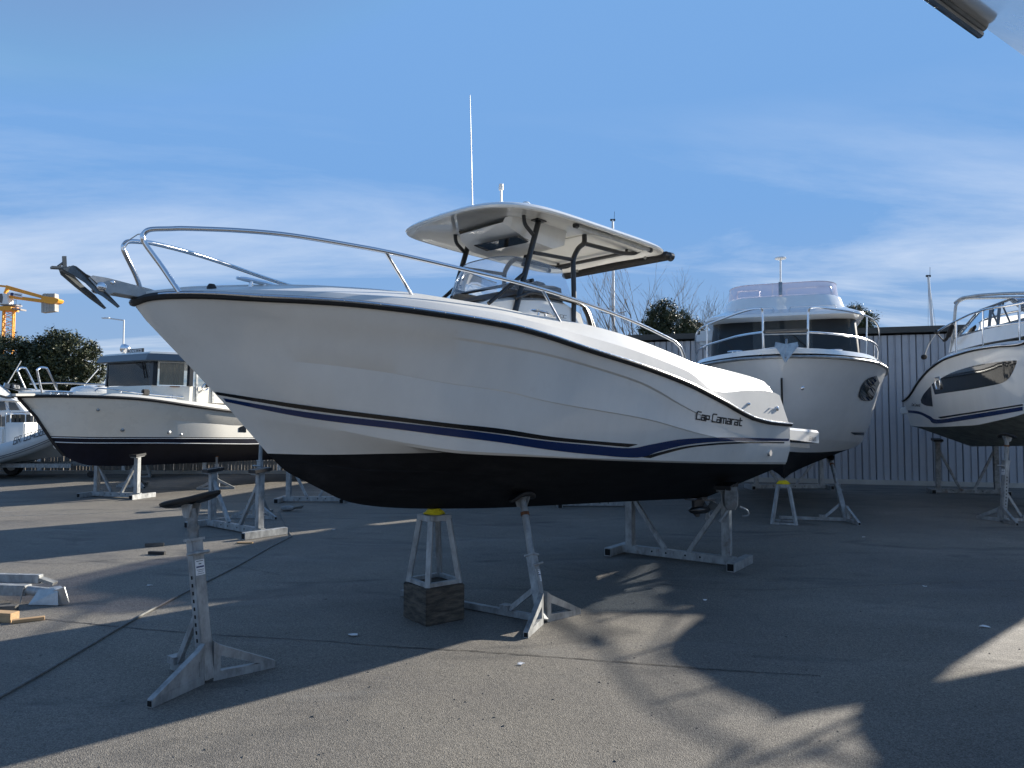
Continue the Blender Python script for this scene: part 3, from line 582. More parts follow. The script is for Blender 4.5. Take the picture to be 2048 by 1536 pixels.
MB().tube([(bx - .19, 0, cz - .13), (bx - .13, 0, cz - .13), (bx, 0, cz - .13), (bx + .2, 0, cz - .13), (bx + .28, 0, cz - .13)], [.01, .04, .055, .05, .035], 12).build('gear_case', 'black_tube', boat, 40)
MB().prism([(bx - .12, -.007, cz - .15), (bx + .10, -.007, cz - .15), (bx + .05, -.007, qs.z), (bx - .01, -.007, qs.z)], (0, .014, 0)).build('skeg', 'black_tube', boat)
MB().prism([(bx - .10, -.02, cz), (bx + .14, -.02, cz), (bx + .12, -.02, cz - .13), (bx - .08, -.02, cz - .13)], (0, .04, 0)).build('leg_strut', 'black_tube', boat)
pr = MB()
for k in range(3):
    a = k * 2.094 + .5; rd = Vector((0, math.cos(a), math.sin(a))); tn = Vector((.5, -math.sin(a) * .8, math.cos(a) * .8)); c0 = Vector((bx + .27, 0, cz - .13))
    pr.prism([c0 + rd * .03 - tn * .04, c0 + rd * .13 - tn * .09, c0 + rd * .17, c0 + rd * .13 + tn * .08, c0 + rd * .03 + tn * .04], (.007, 0, 0))
pr.build('propeller', 'steel_dull', boat)

# ---- bow rail
def on_b(px, py, fn): return F1.hit(px, py, lambda x, z: fn(x))
rin = Curve([(-3.2, .20), (-2.72, .20), (-2.55, .24), (-2.3, .36), (-2.0, .52), (-1.6, .70), (-1.1, .86), (-.5, .97), (0, 1.03), (1, 1.08), (3, 1.11), (4.5, 1.1)])
near = [F1.y(359, 585, -.34), F1.y(325, 535, -.26), F1.y(292, 490, -.21), F1.y(285.5, 476, -.205), F1.y(288, 467, -.205), F1.y(301, 459, -.22)]
for q in [(340, 457.5), (376, 457), (478, 461), (581, 470.5), (700, 490), (780, 505), (901, 532.6), (1043, 567), (1158, 602), (1264, 641.6), (1340, 678)]:
    h = on_b(q[0], q[1], rin); near.append(h if h else near[-1])
endp = [on_b(1352, 686, rin), on_b(1362, 697, rin), on_b(1370, 718, rin)]
near += [e for e in endp if e]
rail = MB().tube(smoothpts(near, 6), .0165, 10).build('bow_rail', 'chrome', boat, 40)
far = [Vector((p.x, -p.y, p.z)) for p in near]
MB().tube(smoothpts(far, 6), .0165, 10).build('bow_rail', 'chrome', boat, 40)
for (a, b), (c, d) in (((772, 506), (827, 587)), ((1086, 582), (1121, 638))):
    t_ = on_b(a, b, rin); fb = on_b(c, d, lambda x: bt_in(x) + .02)
    for sg in (1, -1):
        MB().tube([(t_.x, t_.y * sg, t_.z), (fb.x, fb.y * sg, fb.z - .03)], .0125, 8).build('rail_stanchion', 'chrome', boat, 40)
# second pair of legs at the open pulpit and the safety wire between
tipN = near[3]; tipF = Vector((tipN.x, -tipN.y, tipN.z))
MB().tube([near[4], near[4] + Vector((-.01, .1, .01)), Vector((near[4].x - .01, -near[4].y, near[4].z))], .004, 6).build('pulpit_wire', 'steel_dull', boat)
# ---- bow roller in the middle plane and the anchor it holds
P = lambda a, b, y=0.0: F1.y(a, b, y)
rl = MB()
for sg in (-1, 1):
    rl.prism([P(345, 593, .06 * sg), P(300, 578, .06 * sg), P(238, 562, .06 * sg), P(215, 556, .06 * sg), P(185, 551, .06 * sg), P(176, 556, .06 * sg), P(196, 578, .06 * sg), P(215, 588, .06 * sg), P(228, 585, .06 * sg), P(296, 597, .06 * sg), P(345, 603, .06 * sg)], (0, .006 * sg, 0))
rl.prism([P(228, 586, -.06), P(296, 598, -.06), P(345, 605, -.06), P(345, 600, -.06), P(296, 594, -.06), P(228, 582, -.06)], (0, .12, 0))
roller = rl.build('bow_roller', 'steel_dull', boat)
for a, b, r_ in ((204, 573, .030), (226, 564, .014)): MB().lathe(P(a, b, -.075), [(r_ * .6, 0), (r_, .006), (r_, .14), (r_ * .6, .15)], 14, 'y').build('roller_bolt', 'chrome', roller, 40)
# far-side strut pair as seen from here comes from the mirrored rail above
anc = thing('anchor', 'dark steel plough anchor stowed in the bow roller of the large white motorboat', 'anchor', M=F1.M @ Matrix.Translation(P(200, 560)))
oa = P(200, 560)
A = lambda a, b, y=0.0: P(a, b, y) - oa
MB().prism([A(118, 538, .05), A(124, 536, .05), A(150, 553, .055), A(166, 570, .06), A(190, 590, .06), A(213, 616, .06), A(209, 618, .06), A(180, 597, .06), A(150, 573, .06), A(122, 549, .055)], (0, .012, 0)).build('fluke', 'anchor_steel', anc)
MB().prism([A(124, 538, -.03), A(145, 531, -.03), A(152, 533, -.035), A(180, 555, -.06), A(206, 578, -.06), A(239, 613, -.06), A(235, 616, -.06), A(205, 593, -.06), A(190, 585, -.06), A(170, 566, -.05), A(150, 553, -.04)], (0, -.012, 0)).build('fluke', 'anchor_steel', anc)
MB().prism([A(118, 540, .05), A(124, 538, -.03), A(150, 553, -.04), A(150, 556, .05)], (.004, 0, -.008)).build('fluke_root', 'anchor_steel', anc)
MB().prism([A(125, 512, -.008), A(133, 512, -.008), A(134, 536, -.008), A(126, 536, -.008)], (0, .016, 0)).build('shank_stop', 'anchor_steel', anc)
MB().beam(A(102, 535), A(140, 537), .05, .014).build('anchor_tip', 'anchor_steel', anc)
MB().tube([A(116, 533), A(130, 523)], .008, 8).build('anchor_brace', 'anchor_steel', anc)
MB().beam(A(135, 536), A(215, 574), .022, .055, (0, 1, 0)).build('shank', 'anchor_steel', anc)

# ---- hardtop on its tube frame
zt = 2.725
def roof_z(x, y): return zt + .055 * (x - .15) / 2.2 - .04 * max(0, (.55 - x) / .6) ** 2 - .035 * (y / .85) ** 2
def outline(k, n=64):
    o_ = []
    for j in range(n):
        a = 2 * math.pi * j / n; ca, sa = math.cos(a), math.sin(a); e = .33 if ca > 0 else .52
        o_.append((1.27 + k * (1.20 if ca > 0 else 1.40) * math.copysign(abs(ca) ** e, ca), k * .88 * math.copysign(abs(sa) ** (.33 if ca > 0 else .45), sa)))
    return o_
def ringz(k, dz): return [Vector((x, y, roof_z(x, y) + dz)) for x, y in outline(k)]
rf = MB(); rf.loft([ringz(.02, .075), ringz(.5, .072), ringz(.8, .062), ringz(.93, .045), ringz(.985, .02), ringz(1.0, 0), ringz(.99, -.018), ringz(.955, -.022), ringz(.93, -.004), ringz(.90, .012), ringz(.5, .02), ringz(.02, .022)], True)
roof = rf.build('hardtop', 'gelcoat', boat, 35)
bxm = MB()
def bsec(x, hw, zb, zt_): return [Vector((x, -hw, zt_)), Vector((x, -hw * .93, zb)), Vector((x, hw * .93, zb)), Vector((x, hw, zt_))]
bxm.loft([bsec(.40, .34, 2.68, 2.72), bsec(.46, .39, 2.63, 2.75), bsec(.62, .42, 2.565, 2.76), bsec(1.02, .42, 2.55, 2.78), bsec(1.18, .42, 2.62, 2.79), bsec(1.21, .41, 2.74, 2.79)])
bxm.build('overhead_locker', 'gelcoat', roof, 20)
MB().prism([F1.z(a, b, 2.553) for a, b in ((948, 490), (1034, 471.5), (1057, 483), (974, 501))], (0, 0, -.008)).build('locker_panel', 'window_dark', roof)
MB().box((.47, -.25, 2.69), (.025, .13, .03), Matrix.Rotation(-.4, 3, 'Y')).build('dome_light', 'white_plastic', roof, bevel=.006)
MB().box((1.80, 0, 2.765), (.85, 1.2, .012)).build('ceiling_panel', 'gelcoat_deck', roof)
YL = .50
def leg(name, pts, r=.024, fil=.1): return MB().tube(fillet([Vector(p) for p in pts], fil), r, 10).build(name, 'black_tube', boat, 40)
up = lambda p: Vector((p.x, p.y, roof_z(p.x, p.y) + .01))
for sg in (-1, 1):
    Q = (lambda a, b, y=-YL, sg=sg: Vector((P(a, b, y).x, -sg * y, P(a, b, y).z)))
    fb = Q(1031, 617); ft = Q(1078, 431)
    base = fb + (fb - ft).normalized() * .55; base.z = max(base.z, .9)
    leg('hardtop_leg', [base, up(Vector((ft.x, ft.y, 0)))], .028)
    MB().box(up(Vector((ft.x, ft.y, 0))) + Vector((0, 0, -.008)), (.12, .09, .012)).build('leg_plate', 'black_tube', boat)
    f1_ = Q(1066, 469); f2 = Q(1049, 448); f3 = Q(1048, 416)
    leg('front_fork', [f1_, f2, up(f3)], .019, .12)
    r0 = Q(1148, 600); r1 = Q(1146, 517); r2 = Q(1157, 495); r3 = Q(1169, 487)
    leg('hardtop_leg', [Vector((r0.x, r0.y, 1.2)), r0, r1, r2, r3, up(Q(1169, 461))], .026, .06)
    leg('side_bar', [Q(1066, 505), Q(1143, 519)], .019)
    leg('rear_arm', [r3, Q(1246, 507), Q(1272, 507), Q(1290, 493), up(Q(1294, 480))], .022, .1)
    leg('rear_strut', [Q(1252, 507), up(Q(1254, 490))], .016)
    leg('front_brace', [Q(977, 607, -.46), Q(1047, 548)], .019)
    t0_ = Q(1152, 451, -.70); t1_ = Q(1300, 500, -.74)
    MB().tube([t0_, t1_], .022, 10).build('awning_tube', 'steel_dull', boat, 40)
    for tt in (t0_, t1_): MB().tube([tt - Vector((.02, 0, 0)), tt + Vector((.02, 0, 0))], .027, 10).build('tube_cap', 'black_tube', boat, 40)
leg('cross_bar', [P(1066, 560, -YL), Vector((P(1066, 560, -YL).x, YL, P(1066, 560, -YL).z))], .016)
leg('cross_bar', [Vector((P(1246, 507, -YL).x, -YL, P(1246, 507, -YL).z)), Vector((P(1246, 507, -YL).x, YL, P(1246, 507, -YL).z))], .02)
MB().tube([(2.47, -.78, 2.735), (2.47, -.74, 2.735), (2.47, .74, 2.735), (2.47, .78, 2.735)], [.03, .052, .052, .03], 12).build('rolled_awning', 'canvas_black', boat, 40)
for y in (-.5, .5): MB().box((2.42, y, 2.755), (.05, .03, .06)).build('awning_clip', 'steel_dull', boat)
MB().lathe((2.43, -.80, 2.71), [(.02, -.03), (.045, -.02), (.05, .03), (.03, .05)], 12, 'x').build('deck_light', 'black_tube', boat, 40)
# antennas
ab = P(945, 420, .3); at_ = P(940, 190, .3)
MB().tube([ab - Vector((0, 0, .1)), ab + (at_ - ab) * .1, at_], [.009, .006, .0035], 8).build('whip_antenna', 'white_plastic', boat, 40)
nb = P(1003, 410, .1); n2_ = P(1002, 380, .1)
MB().tube([nb - Vector((0, 0, .06)), n2_], .010, 8).lathe(n2_, [(.024, 0), (.026, .02), (.026, .03), (.018, .036), (.024, .042), (.022, .06), (.01, .066)], 12).build('navigation_light', 'white_plastic', boat, 40)
MB().lathe(P(1052, 408, -.5) - Vector((0, 0, .02)), [(.045, 0), (.045, .02), (.03, .035)], 14).build('gps_puck', 'white_plastic', boat, 40)
# ---- console with windscreen
cn = MB()
def csec(x, hw, zt_, zb=.72): return [Vector((x, -hw - .03, zb)), Vector((x, -hw - .02, zt_ - .25)), Vector((x, -hw, zt_ - .03)), Vector((x, -hw + .05, zt_)), Vector((x, hw - .05, zt_)), Vector((x, hw, zt_ - .03)), Vector((x, hw + .02, zt_ - .25)), Vector((x, hw + .03, zb))]
secs = [csec(.16, .30, 1.86), csec(.24, .42, 1.91), csec(.40, .47, 1.95), csec(.80, .49, 2.01), csec(1.12, .49, 2.03), csec(1.36, .48, 1.97), csec(1.62, .47, 1.55)]
cn.loft(secs); cn.add(secs[0], [tuple(range(8))]); cn.add(secs[-1], [tuple(range(8))])
con = cn.build('console', 'gelcoat', boat, 30)
dsh = MB(); dsh.loft([[Vector((x, y * w_, z_ - .05 * abs(y) ** 4)) for y in (-1, -.9, -.6, -.2, .2, .6, .9, 1)] for x, w_, z_ in ((.26, .38, 1.94), (.34, .43, 1.99), (.50, .47, 2.05), (.78, .482, 2.14), (1.0, .482, 2.20), (1.07, .47, 2.20), (1.12, .46, 2.05))])
dsh.build('dashboard_hood', 'dark_vinyl', con, 40)
MB().box((.98, -.12, 2.205), (.14, .34, .04)).build('instrument_binnacle', 'dark_vinyl', con, bevel=.015)
MB().tube(fillet([(.40, -.525, 1.93), (.62, -.53, 2.03), (1.30, -.53, 2.025), (1.42, -.53, 1.98), (1.60, -.53, 1.70), (1.62, -.53, 1.55)], .08), .017, 8).build('console_rail', 'black_tube', con, 40)
MB().tube(fillet([(1.36, -.53, 2.0), (1.42, -.53, 1.93), (1.58, -.53, 1.60)], .05), .026, 8).build('console_rail', 'black_tube', con, 40)
for x, z in ((.62, 1.99), (.86, 2.06), (1.10, 2.07)): MB().lathe((x, -.497, z), [(.016, .01), (.018, -.006), (.008, -.012)], 10, 'y').build('screen_knob', 'rubber', con, 40)
o9 = P(1098, 632, -.515); e9 = P(1133, 637, -.515); k9 = (e9 - o9) / text_width('9.0 CC')
letters('9.0 CC', lambda u, v: o9 + k9 * u + Vector((0, -.006, v * .028)), .14).build('lettering', 'ink', con, kind='stuff')
ws = MB(); nW = 28; b_, t_ = [], []
for i in range(nW + 1):
    s_ = -1 + 2 * i / nW; a = s_ * math.pi / 2; e = .62
    cx_ = abs(math.cos(a)) ** e; sy_ = math.copysign(abs(math.sin(a)) ** e, math.sin(a))
    b_.append(Vector((1.19 - .95 * cx_, .50 * sy_, 2.09 - .07 * cx_))); t_.append(Vector((1.07 - .66 * cx_, .475 * sy_, 2.335 + .035 * cx_)))
mid_ = [p.lerp(q, .5) + Vector((-.015, p.y * .03, 0)) for p, q in zip(b_, t_)]
ws.loft([b_, mid_, t_]); wsc = ws.build('windscreen', 'clear_screen', boat, 60)
MB().tube(t_, .005, 6).build('screen_edge', 'clear_screen', wsc)
for y in (-.10, .12): MB().lathe((.95, y, 2.18), [(.05, 0), (.05, .05), (.03, .07)], 12).build('compass', 'rubber', con, 40)
mt_ = MB().tube([(1.0, .0, 2.70), (1.03, .0, 2.55), (1.02, .02, 2.44)], [.03, .02, .025], 8).build('radio_microphone', 'canvas_black', boat, 40)
# ------------------------------------------------------------------ yard stands
def adj_stand(base, back, h, hb, label, beam=0.45, lean=6.0, pad='tilt', paper=True, wing=.43, top=None, loose=False, mt='galvanised', padyaw=0.0, roll=0.0, group='adjustable boat stands'):
    """telescopic prop: box column on two plate feet with a back brace; 'back' = ground direction the column leans to"""
    t = thing('boat_stand', label, 'boat stand', base, math.atan2(back[1], back[0]), group)
    tp_ = Vector((math.sin(R(lean)), 0, math.cos(R(lean)))); ax = tp_
    if top is not None:                                         # lean so that the head meets a given point
        loc = Matrix.Rotation(-math.atan2(back[1], back[0]), 3, 'Z') @ (Vector(top) - Vector(base)); ax = loc.normalized(); h = loc.length
    cw = .082; b0 = Vector((0, 0, .02)); side = Vector((0, 1, 0))
    MB().beam(b0, ax * hb, cw, cw, (1, 0, 0)).build('column', mt, t, bevel=.006)
    MB().beam(ax * (hb - .005), ax * (hb + .012), cw + .02, cw + .02, (1, 0, 0)).build('collar', mt, t)
    MB().tube([ax * (hb - .1), ax * (h - .05)], .033, 14).build('inner_tube', mt if not loose else 'galvanised_old', t, 40)
    for sg in (-1, 1):                                          # hollow plate feet
        d = Vector((math.cos(R(105) * sg), math.sin(R(105) * sg), 0)); n_ = Vector((-d.y, d.x, 0)); mb = MB(); th = .022
        o_ = d * .03
        quad = lambda pts: mb.prism([o_ + d * a + Vector((0, 0, z)) - n_ * th for a, z in pts], n_ * 2 * th)
        if loose and sg > 0: mb.prism([o_ + d * a + Vector((0, 0, z)) - n_ * th * .8 for a, z in [(.01, .004), (wing - .01, .004), (wing - .01, .048), (.06, .226), (.012, .26)]], n_ * 1.6 * th)
        quad([(.01, .002), (wing, .002), (wing, .05), (.01, .065)]); quad([(.01, .065), (.055, .063), (.055, .235), (.01, .27)])
        quad([(.055, .235), (wing, .05), (wing - .12, .0555), (.055, .165)])
        mb.build('foot', mt, t)
        MB().beam(o_ + d * (wing + .001) + Vector((0, 0, .026)), o_ + d * (wing + .004) + Vector((0, 0, .026)), .032, .034).build('foot_end', 'hole', t)
    MB().beam((.0, 0, .035), (beam, 0, .035), .055, .055).build('base_beam', mt, t, bevel=.004)
    q = ax * (hb * .52); MB().beam(q, (min(beam, .36), 0, .06), .045, .03, (0, 1, 0)).build('brace', mt, t)
    MB().box((min(beam, .36) + .03, 0, .08), (.09, .085, .05)).build('brace_foot', mt, t)
    nrm = Vector((-ax.z, 0, ax.x))                              # outward face of the column
    for k in range(10):
        c = ax * (hb * (.24 + .055 * k)) + side * (cw / 2 + .001)
        MB().beam(c - ax * .012, c + ax * .012, .016, .003, (0, 1, 0)).build('slot', 'hole', t)
        c = ax * (hb * (.24 + .055 * k)) - side * (cw / 2 + .001)
        MB().beam(c - ax * .012, c + ax * .012, .016, .003, (0, 1, 0)).build('slot', 'hole', t)
    hp = ax * (hb - .09); MB().tube([hp + nrm * .07 - side * .06, hp + nrm * .07 + side * .10], .012, 8).build('locking_pin', mt, t, 40)
    if paper:
        c = ax * (hb - .19) + nrm * (cw / 2 + .002); lb = MB().beam(c - ax * .052, c + ax * .052, .066, .003, nrm).build('inspection_label', 'paper', t)
        for dz, hh, ww, mm in ((.043, .004, .05, 'ink'), (.004, .010, .056, 'ink_blue'), (-.016, .003, .05, 'ink'), (-.028, .003, .04, 'ink'), (-.042, .003, .05, 'ink'), (.024, .006, .02, 'ink')):
            MB().beam(c + nrm * .002 + ax * (dz - hh / 2), c + nrm * .002 + ax * (dz + hh / 2), ww, .001, nrm).build('label_print', mm, lb)
    hd = ax * h
    MB().tube([ax * (h - .20), ax * (h - .17)], .042, 12).build('adjuster_nut', 'rust' if not loose else 'galvanised_old', t, 40)
    for sg in (-1, 1): MB().prism([hd + Vector((0, .028 * sg, -.11)) + Vector((-.035, 0, 0)), hd + Vector((0, .028 * sg, -.11)) + Vector((.035, 0, 0)), hd + Vector((.07, .028 * sg, -.012)), hd + Vector((-.07, .028 * sg, -.012))], (0, .008 * sg, 0)).build('pad_fork', mt, t)
    Mp = Matrix.Rotation(padyaw, 3, 'Z') @ Matrix.Rotation(roll, 3, 'X') @ Matrix.Rotation(R(14), 3, 'Y'); ring = lambda k, z: [hd + Mp @ Vector(((.085 if loose else .062) * k * math.cos(a) * (1 + .3 * abs(math.sin(a))), .20 * k * math.sin(a), z - (.05 if not loose else -.012) * (math.sin(a) ** 2) * k)) for a in [2 * math.pi * j / 24 for j in range(24)]]
    pm = MB(); pm.loft([ring(.02, -.012), ring(.86, -.014), ring(1, .0), ring(1.02, .018), ring(.92, .026), ring(.5, .012 if loose else .024), ring(.02, .008 if loose else .024)], True); pm.build('support_pad', 'rubber', t, 40)
    return t
def h_stand(p0, p1, h, label, pads=None, foot=.42, mt='galvanised', group='heavy H-shaped boat stands', high=None, inset=.16):
    """base beam with two cross feet, two posts, diagonal struts; p0, p1 = ends of the base beam on the ground"""
    p0 = Vector(p0); p1 = Vector(p1); d = (p1 - p0); L = d.length; d.normalize()
    t = thing('boat_cradle_stand', label, 'boat stand', p0, math.atan2(d.y, d.x), group)
    MB().beam((0.05, 0, .07), (L - .05, 0, .07), .08, .10).build('base_beam', mt, t, bevel=.005)
    for x in (0, L):
        MB().beam((x, -foot, .055), (x, foot, .055), .10, .105).build('cross_foot', mt, t, bevel=.005)
        for sg in (-1, 1): MB().beam((x, sg * (foot + .001), .055), (x, sg * (foot + .004), .055), .075, .08).build('foot_opening', 'hole', t)
    hs = high or (h, h)
    for x, hh in ((inset, hs[0]), (L - inset, hs[1])):
        MB().beam((x, 0, .12), (x, 0, hh - .03), .10, .10, (1, 0, 0)).build('post', mt, t, bevel=.005)
        MB().beam((x, -.12, hh - .03), (x, .12, hh), .16, .035).build('post_head', 'galvanised_old', t)
        MB().beam((x, -.14, hh + .001), (x, .14, hh + .03), .20, .05).build('rubber_pad', 'rubber', t)
    MB().beam((inset + .03, 0, hs[0] * .82), (L * .40, 0, .12), .05, .05, (0, 1, 0)).build('strut', mt, t)
    MB().beam((L - inset - .03, 0, hs[1] * .82), (L * .60, 0, .12), .05, .05, (0, 1, 0)).build('strut', mt, t)
    for x in (.3, .42, .58, .7): MB().lathe((x * L, -.041, .075), [(.012, .002), (.012, -.002)], 10, 'y').build('bolt_hole', 'hole', t)
    return t
def keel_stand(c, z0, z1, label, wt=.11, wb=.17, yaw=0.0, mt='galvanised', group='keel stands'):
    t = thing('keel_stand', label, 'keel stand', (c.x, c.y, z0), yaw, group); h = z1 - z0
    MB().box((0, 0, h - .025), (wt * 2, wt * 2, .05)).build('top_plate', mt, t, bevel=.005)
    for sx in (-1, 1):
        for sy in (-1, 1):
            MB().beam((sx * wb, sy * wb, 0.002), (sx * (wt - .02), sy * (wt - .02), h - .045), .045, .045).build('leg', mt, t)
    for a, b in (((-1, -1), (1, -1)), ((1, -1), (1, 1)), ((1, 1), (-1, 1)), ((-1, 1), (-1, -1))):
        MB().beam((a[0] * wb, a[1] * wb, .022), (b[0] * wb, b[1] * wb, .022), .035, .035).build('bottom_bar', mt, t)
    return t
def strap_pile(c, label, s_=1.0):
    mb = MB(); c = Vector(c)
    for k in range(5):
        n = 14; mb.tube([c + Vector((math.cos(2 * math.pi * j / n) * (.09 - .01 * k) * s_, math.sin(2 * math.pi * j / n) * (.055 - .004 * k) * s_, .010 + .008 * k * s_ + .004 * math.sin(5 * j + k))) for j in range(n)], .010 * s_, 6, closed=True)
    o = mb.build('yellow_strap', 'yellow_strap', None, 40); return tag(o, label, 'strap', 'yellow straps on keel stands')

# under the middle boat
blk = ground(866, 1240)
def zhull(px, py, ref): return depth(px, py, ref).z
bz = .315
wb_ = MB().box((0, 0, bz / 2), (.40, .40, bz)).build('wooden_block', 'wood_old', bevel=.008)
wb_.location = (blk.x, blk.y + .06, 0.001); wb_.rotation_euler = (0, 0, R(38)); tag(wb_, 'square weathered timber block under the galvanised keel stand', 'block')
wbp = Vector((blk.x, blk.y + .06, 0))
keel_stand(wbp, bz + .003, O1.z - .055, 'four legged galvanised keel stand on the timber block under the middle motorboat', .115, .165, R(38))
strap_pile((wbp.x, wbp.y, O1.z - .055), 'yellow strap bundled between the middle motorboat keel and its stand')
a0 = ground(1085, 1246); far0 = ground(803, 1192)
def hull_under(px, py): # point on the antifouled bottom seen at a pixel
    tr = bvh_of([o for o in boat.children if o.name.startswith('bottom')][0]); q = lay(F1, tr, px, py, .0); return F1.M @ q
tpt = hull_under(1044, 984) + Vector((0, 0, -.03))
adj_stand((a0.x, a0.y, 0), (far0 - a0), 1.1, .60, 'leaning adjustable prop with paper label supporting the near side of the middle motorboat', beam=(far0 - a0).length, top=tpt)
s0 = ground(1237, 1108); s1 = ground(1483, 1137)
h_stand(s0 + Vector((.03, .1, 0)), s1 + Vector((-.0, .05, 0)), 1.0, 'H-shaped galvanised stand carrying the stern of the middle motorboat', foot=.33, high=(.93, .95))
hp = depth(1462, 1010, s1.y + .05)
hk = thing('jack_head', 'grey cast jack head hanging beside the right post of the stern stand', 'jack', hp)
MB().loft([[Vector((dx * s_, dy * s_, z)) for dx, dy in ((-.09, -.05), (.06, -.06), (.09, 0), (.06, .06), (-.09, .05))] for z, s_ in ((.22, .8), (.12, 1.0), (0, .95), (-.06, .55))], True).build('housing', 'galvanised_old', hk, 40)
MB().tube([(-.02, 0, -.04), (-.14, 0, -.20)], .022, 10).build('handle', 'galvanised', hk, 40)
MB().tube(fillet([(.10, -.02, -.02), (.19, -.02, -.06), (.21, -.02, -.12), (.13, -.02, -.13)], .04), .012, 8).build('shackle', 'galvanised', hk, 40)
# the free prop on the left
L0 = ground(413, 1364); Lb = ground(345, 1338)
ls = adj_stand((L0.x, L0.y, 0), (Lb - L0), 1.17, .96, 'unused adjustable prop standing alone in the left foreground with a paper label', beam=.42, wing=.44, loose=True, top=depth(382, 1003, L0.y + .09), padyaw=R(-35), roll=R(-12))
# stands near the left cabin boat
h_stand(ground(414, 1052) + Vector((0, 0, 0)), ground(530, 1074), 1.0, 'empty rust marked H-shaped stand behind the free prop, short of the bow', foot=.36, high=(.92, .98))
A1 = ground(515, 1036); adj_stand((A1.x, A1.y, 0), (.25, .97), 1.55, 1.02, 'tall adjustable prop behind the empty H-shaped stand left of the big bow', lean=3, mt='galvanised')
A2 = ground(432, 978); adj_stand((A2.x, A2.y, 0), (-.3, .95), 1.0, .62, 'adjustable prop under the stern half of the cream cabin boat', lean=3)
h_stand(ground(182, 993), ground(285, 997), 1.0, 'H-shaped stand under the bow half of the cream cabin boat', foot=.34, high=(.86, .95))
A3 = ground(268, 975); adj_stand((A3.x, A3.y, 0), (.3, .95), .95, .55, 'short adjustable prop standing behind the cream cabin boat bow stand', lean=4)
h_stand(ground(562, 1004), ground(690, 1004), 1.0, 'H-shaped stand seen beneath the big bow, right of the cream boat', foot=.34)
h_stand(ground(1118, 1013), ground(1258, 1013), 1.0, 'H-shaped stand behind the middle motorboat keel with only its base showing', foot=.36)

# small things lying about
def plank(px, py, l, w_, h_, yaw, mt, label, z=0.0, name='wooden_offcut', group='offcuts of wood on the tarmac'):
    p = ground(px, py, z); o = MB().box((0, 0, h_ / 2), (l, w_, h_)).build(name, mt, bevel=.003); o.location = (p.x, p.y, z + .001); o.rotation_euler = (0, 0, R(yaw)); return tag(o, label, 'wood', group)
plank(309, 1093, .24, .05, .05, 18, 'wood_grey', 'upper of two grey offcuts beside the free prop')
plank(314, 1109, .23, .05, .04, -8, 'rubber', 'lower dark offcut beside the free prop')
plank(490, 1087, .22, .06, .02, 2, 'wood_new', 'thin brown offcut in front of the empty H-shaped stand')
plank(10, 1242, .20, .10, .08, -10, 'wood_new', 'thick pale wooden block at the left edge under the lying prop')
plank(57, 1243, .24, .06, .03, 30, 'wood_new', 'pale thin batten on the sunlit tarmac by the lying prop')
plank(12, 1222, .18, .08, .05, 12, 'wood_grey', 'dark wooden chock beneath the lying prop')
# the prop lying on its side at the left edge
pv = ground(60, 1205)
ly = thing('lying_boat_stand', 'galvanised adjustable prop lying on its side at the left edge', 'boat stand', (pv.x, pv.y, 0), R(-4))
MB().beam((-1.0, 0, .13), (-.02, 0, .12), .10, .10).build('column', 'galvanised', ly, bevel=.006)
MB().tube([(-.05, 0, .12), (.26, -.02, .10)], .045, 14).build('inner_tube', 'galvanised', ly, 40)
MB().prism([(.06, -.10, .005), (.36, -.10, .005), (.33, -.07, .13), (.27, -.05, .155), (.12, -.05, .135)], (0, .10, 0)).build('pad_plate', 'steel_dull', ly)
MB().beam((.335, -.06, .15), (.385, -.06, .004), .12, .012, (0, 1, 0)).build('pad_plate', 'steel_dull', ly)
MB().beam((-1.0, .16, .20), (-.02, .17, .19), .07, .085).build('second_column', 'galvanised', ly, bevel=.006)
MB().beam((-.02, .17, .19), (.12, .18, .145), .08, .03).build('foot', 'galvanised_old', ly)
MB().tube([(-.03, -.055, .15), (-.05, -.065, .004)], .006, 6).build('chain_pin', 'steel_dull', ly)
# power cable across the tarmac
cb = [ground(a, b) + Vector((0, 0, .012)) for a, b in ((-60, 1432), (0, 1397), (90, 1346), (180, 1293), (270, 1240), (370, 1187), (470, 1136), (540, 1096), (583, 1074))]
tag(MB().tube(smoothpts(cb, 6), .010, 8).build('power_cable', 'rope', None, 40), 'grey cable running diagonally across the tarmac to the H-shaped stand', 'cable')
cb = [ground(a, b) + Vector((0, 0, .008)) for a, b in ((583, 1074), (572, 1052), (562, 1034), (557, 1022))]
tag(MB().tube(smoothpts(cb, 6), .006, 6).build('thin_cord', 'rope', None, 40), 'thin cord curling from the H-shaped stand towards the big bow', 'cord')
pp = ground(575, 1022); shoe = thing('metal_shoe', 'small dark metal shoe lying on the tarmac below the big bow', 'metal shoe', pp)
MB().loft(egg((0, 0, .055), .14, .08, .05, 12, 6, .8), True).build('body', 'galvanised_old', shoe, 40)
MB().prism([(.08, -.05, .06), (.32, -.02, .10), (.26, .03, .04), (.1, .05, .03)], (0, 0, .012)).build('tongue', 'galvanised_old', shoe)
joint_line = [ground(q[0], q[1]) for q in ((-80, 1034), (60, 1031), (200, 1026), (330, 1018))]
pl_ = MB().loft([[p + Vector((0, -.02, .003)) for p in smoothpts(joint_line, 6)], [p + Vector((0, .02, .003)) for p in smoothpts(joint_line, 6)]]).build('painted_line', 'galvanised_old'); pl_['kind'] = 'structure'
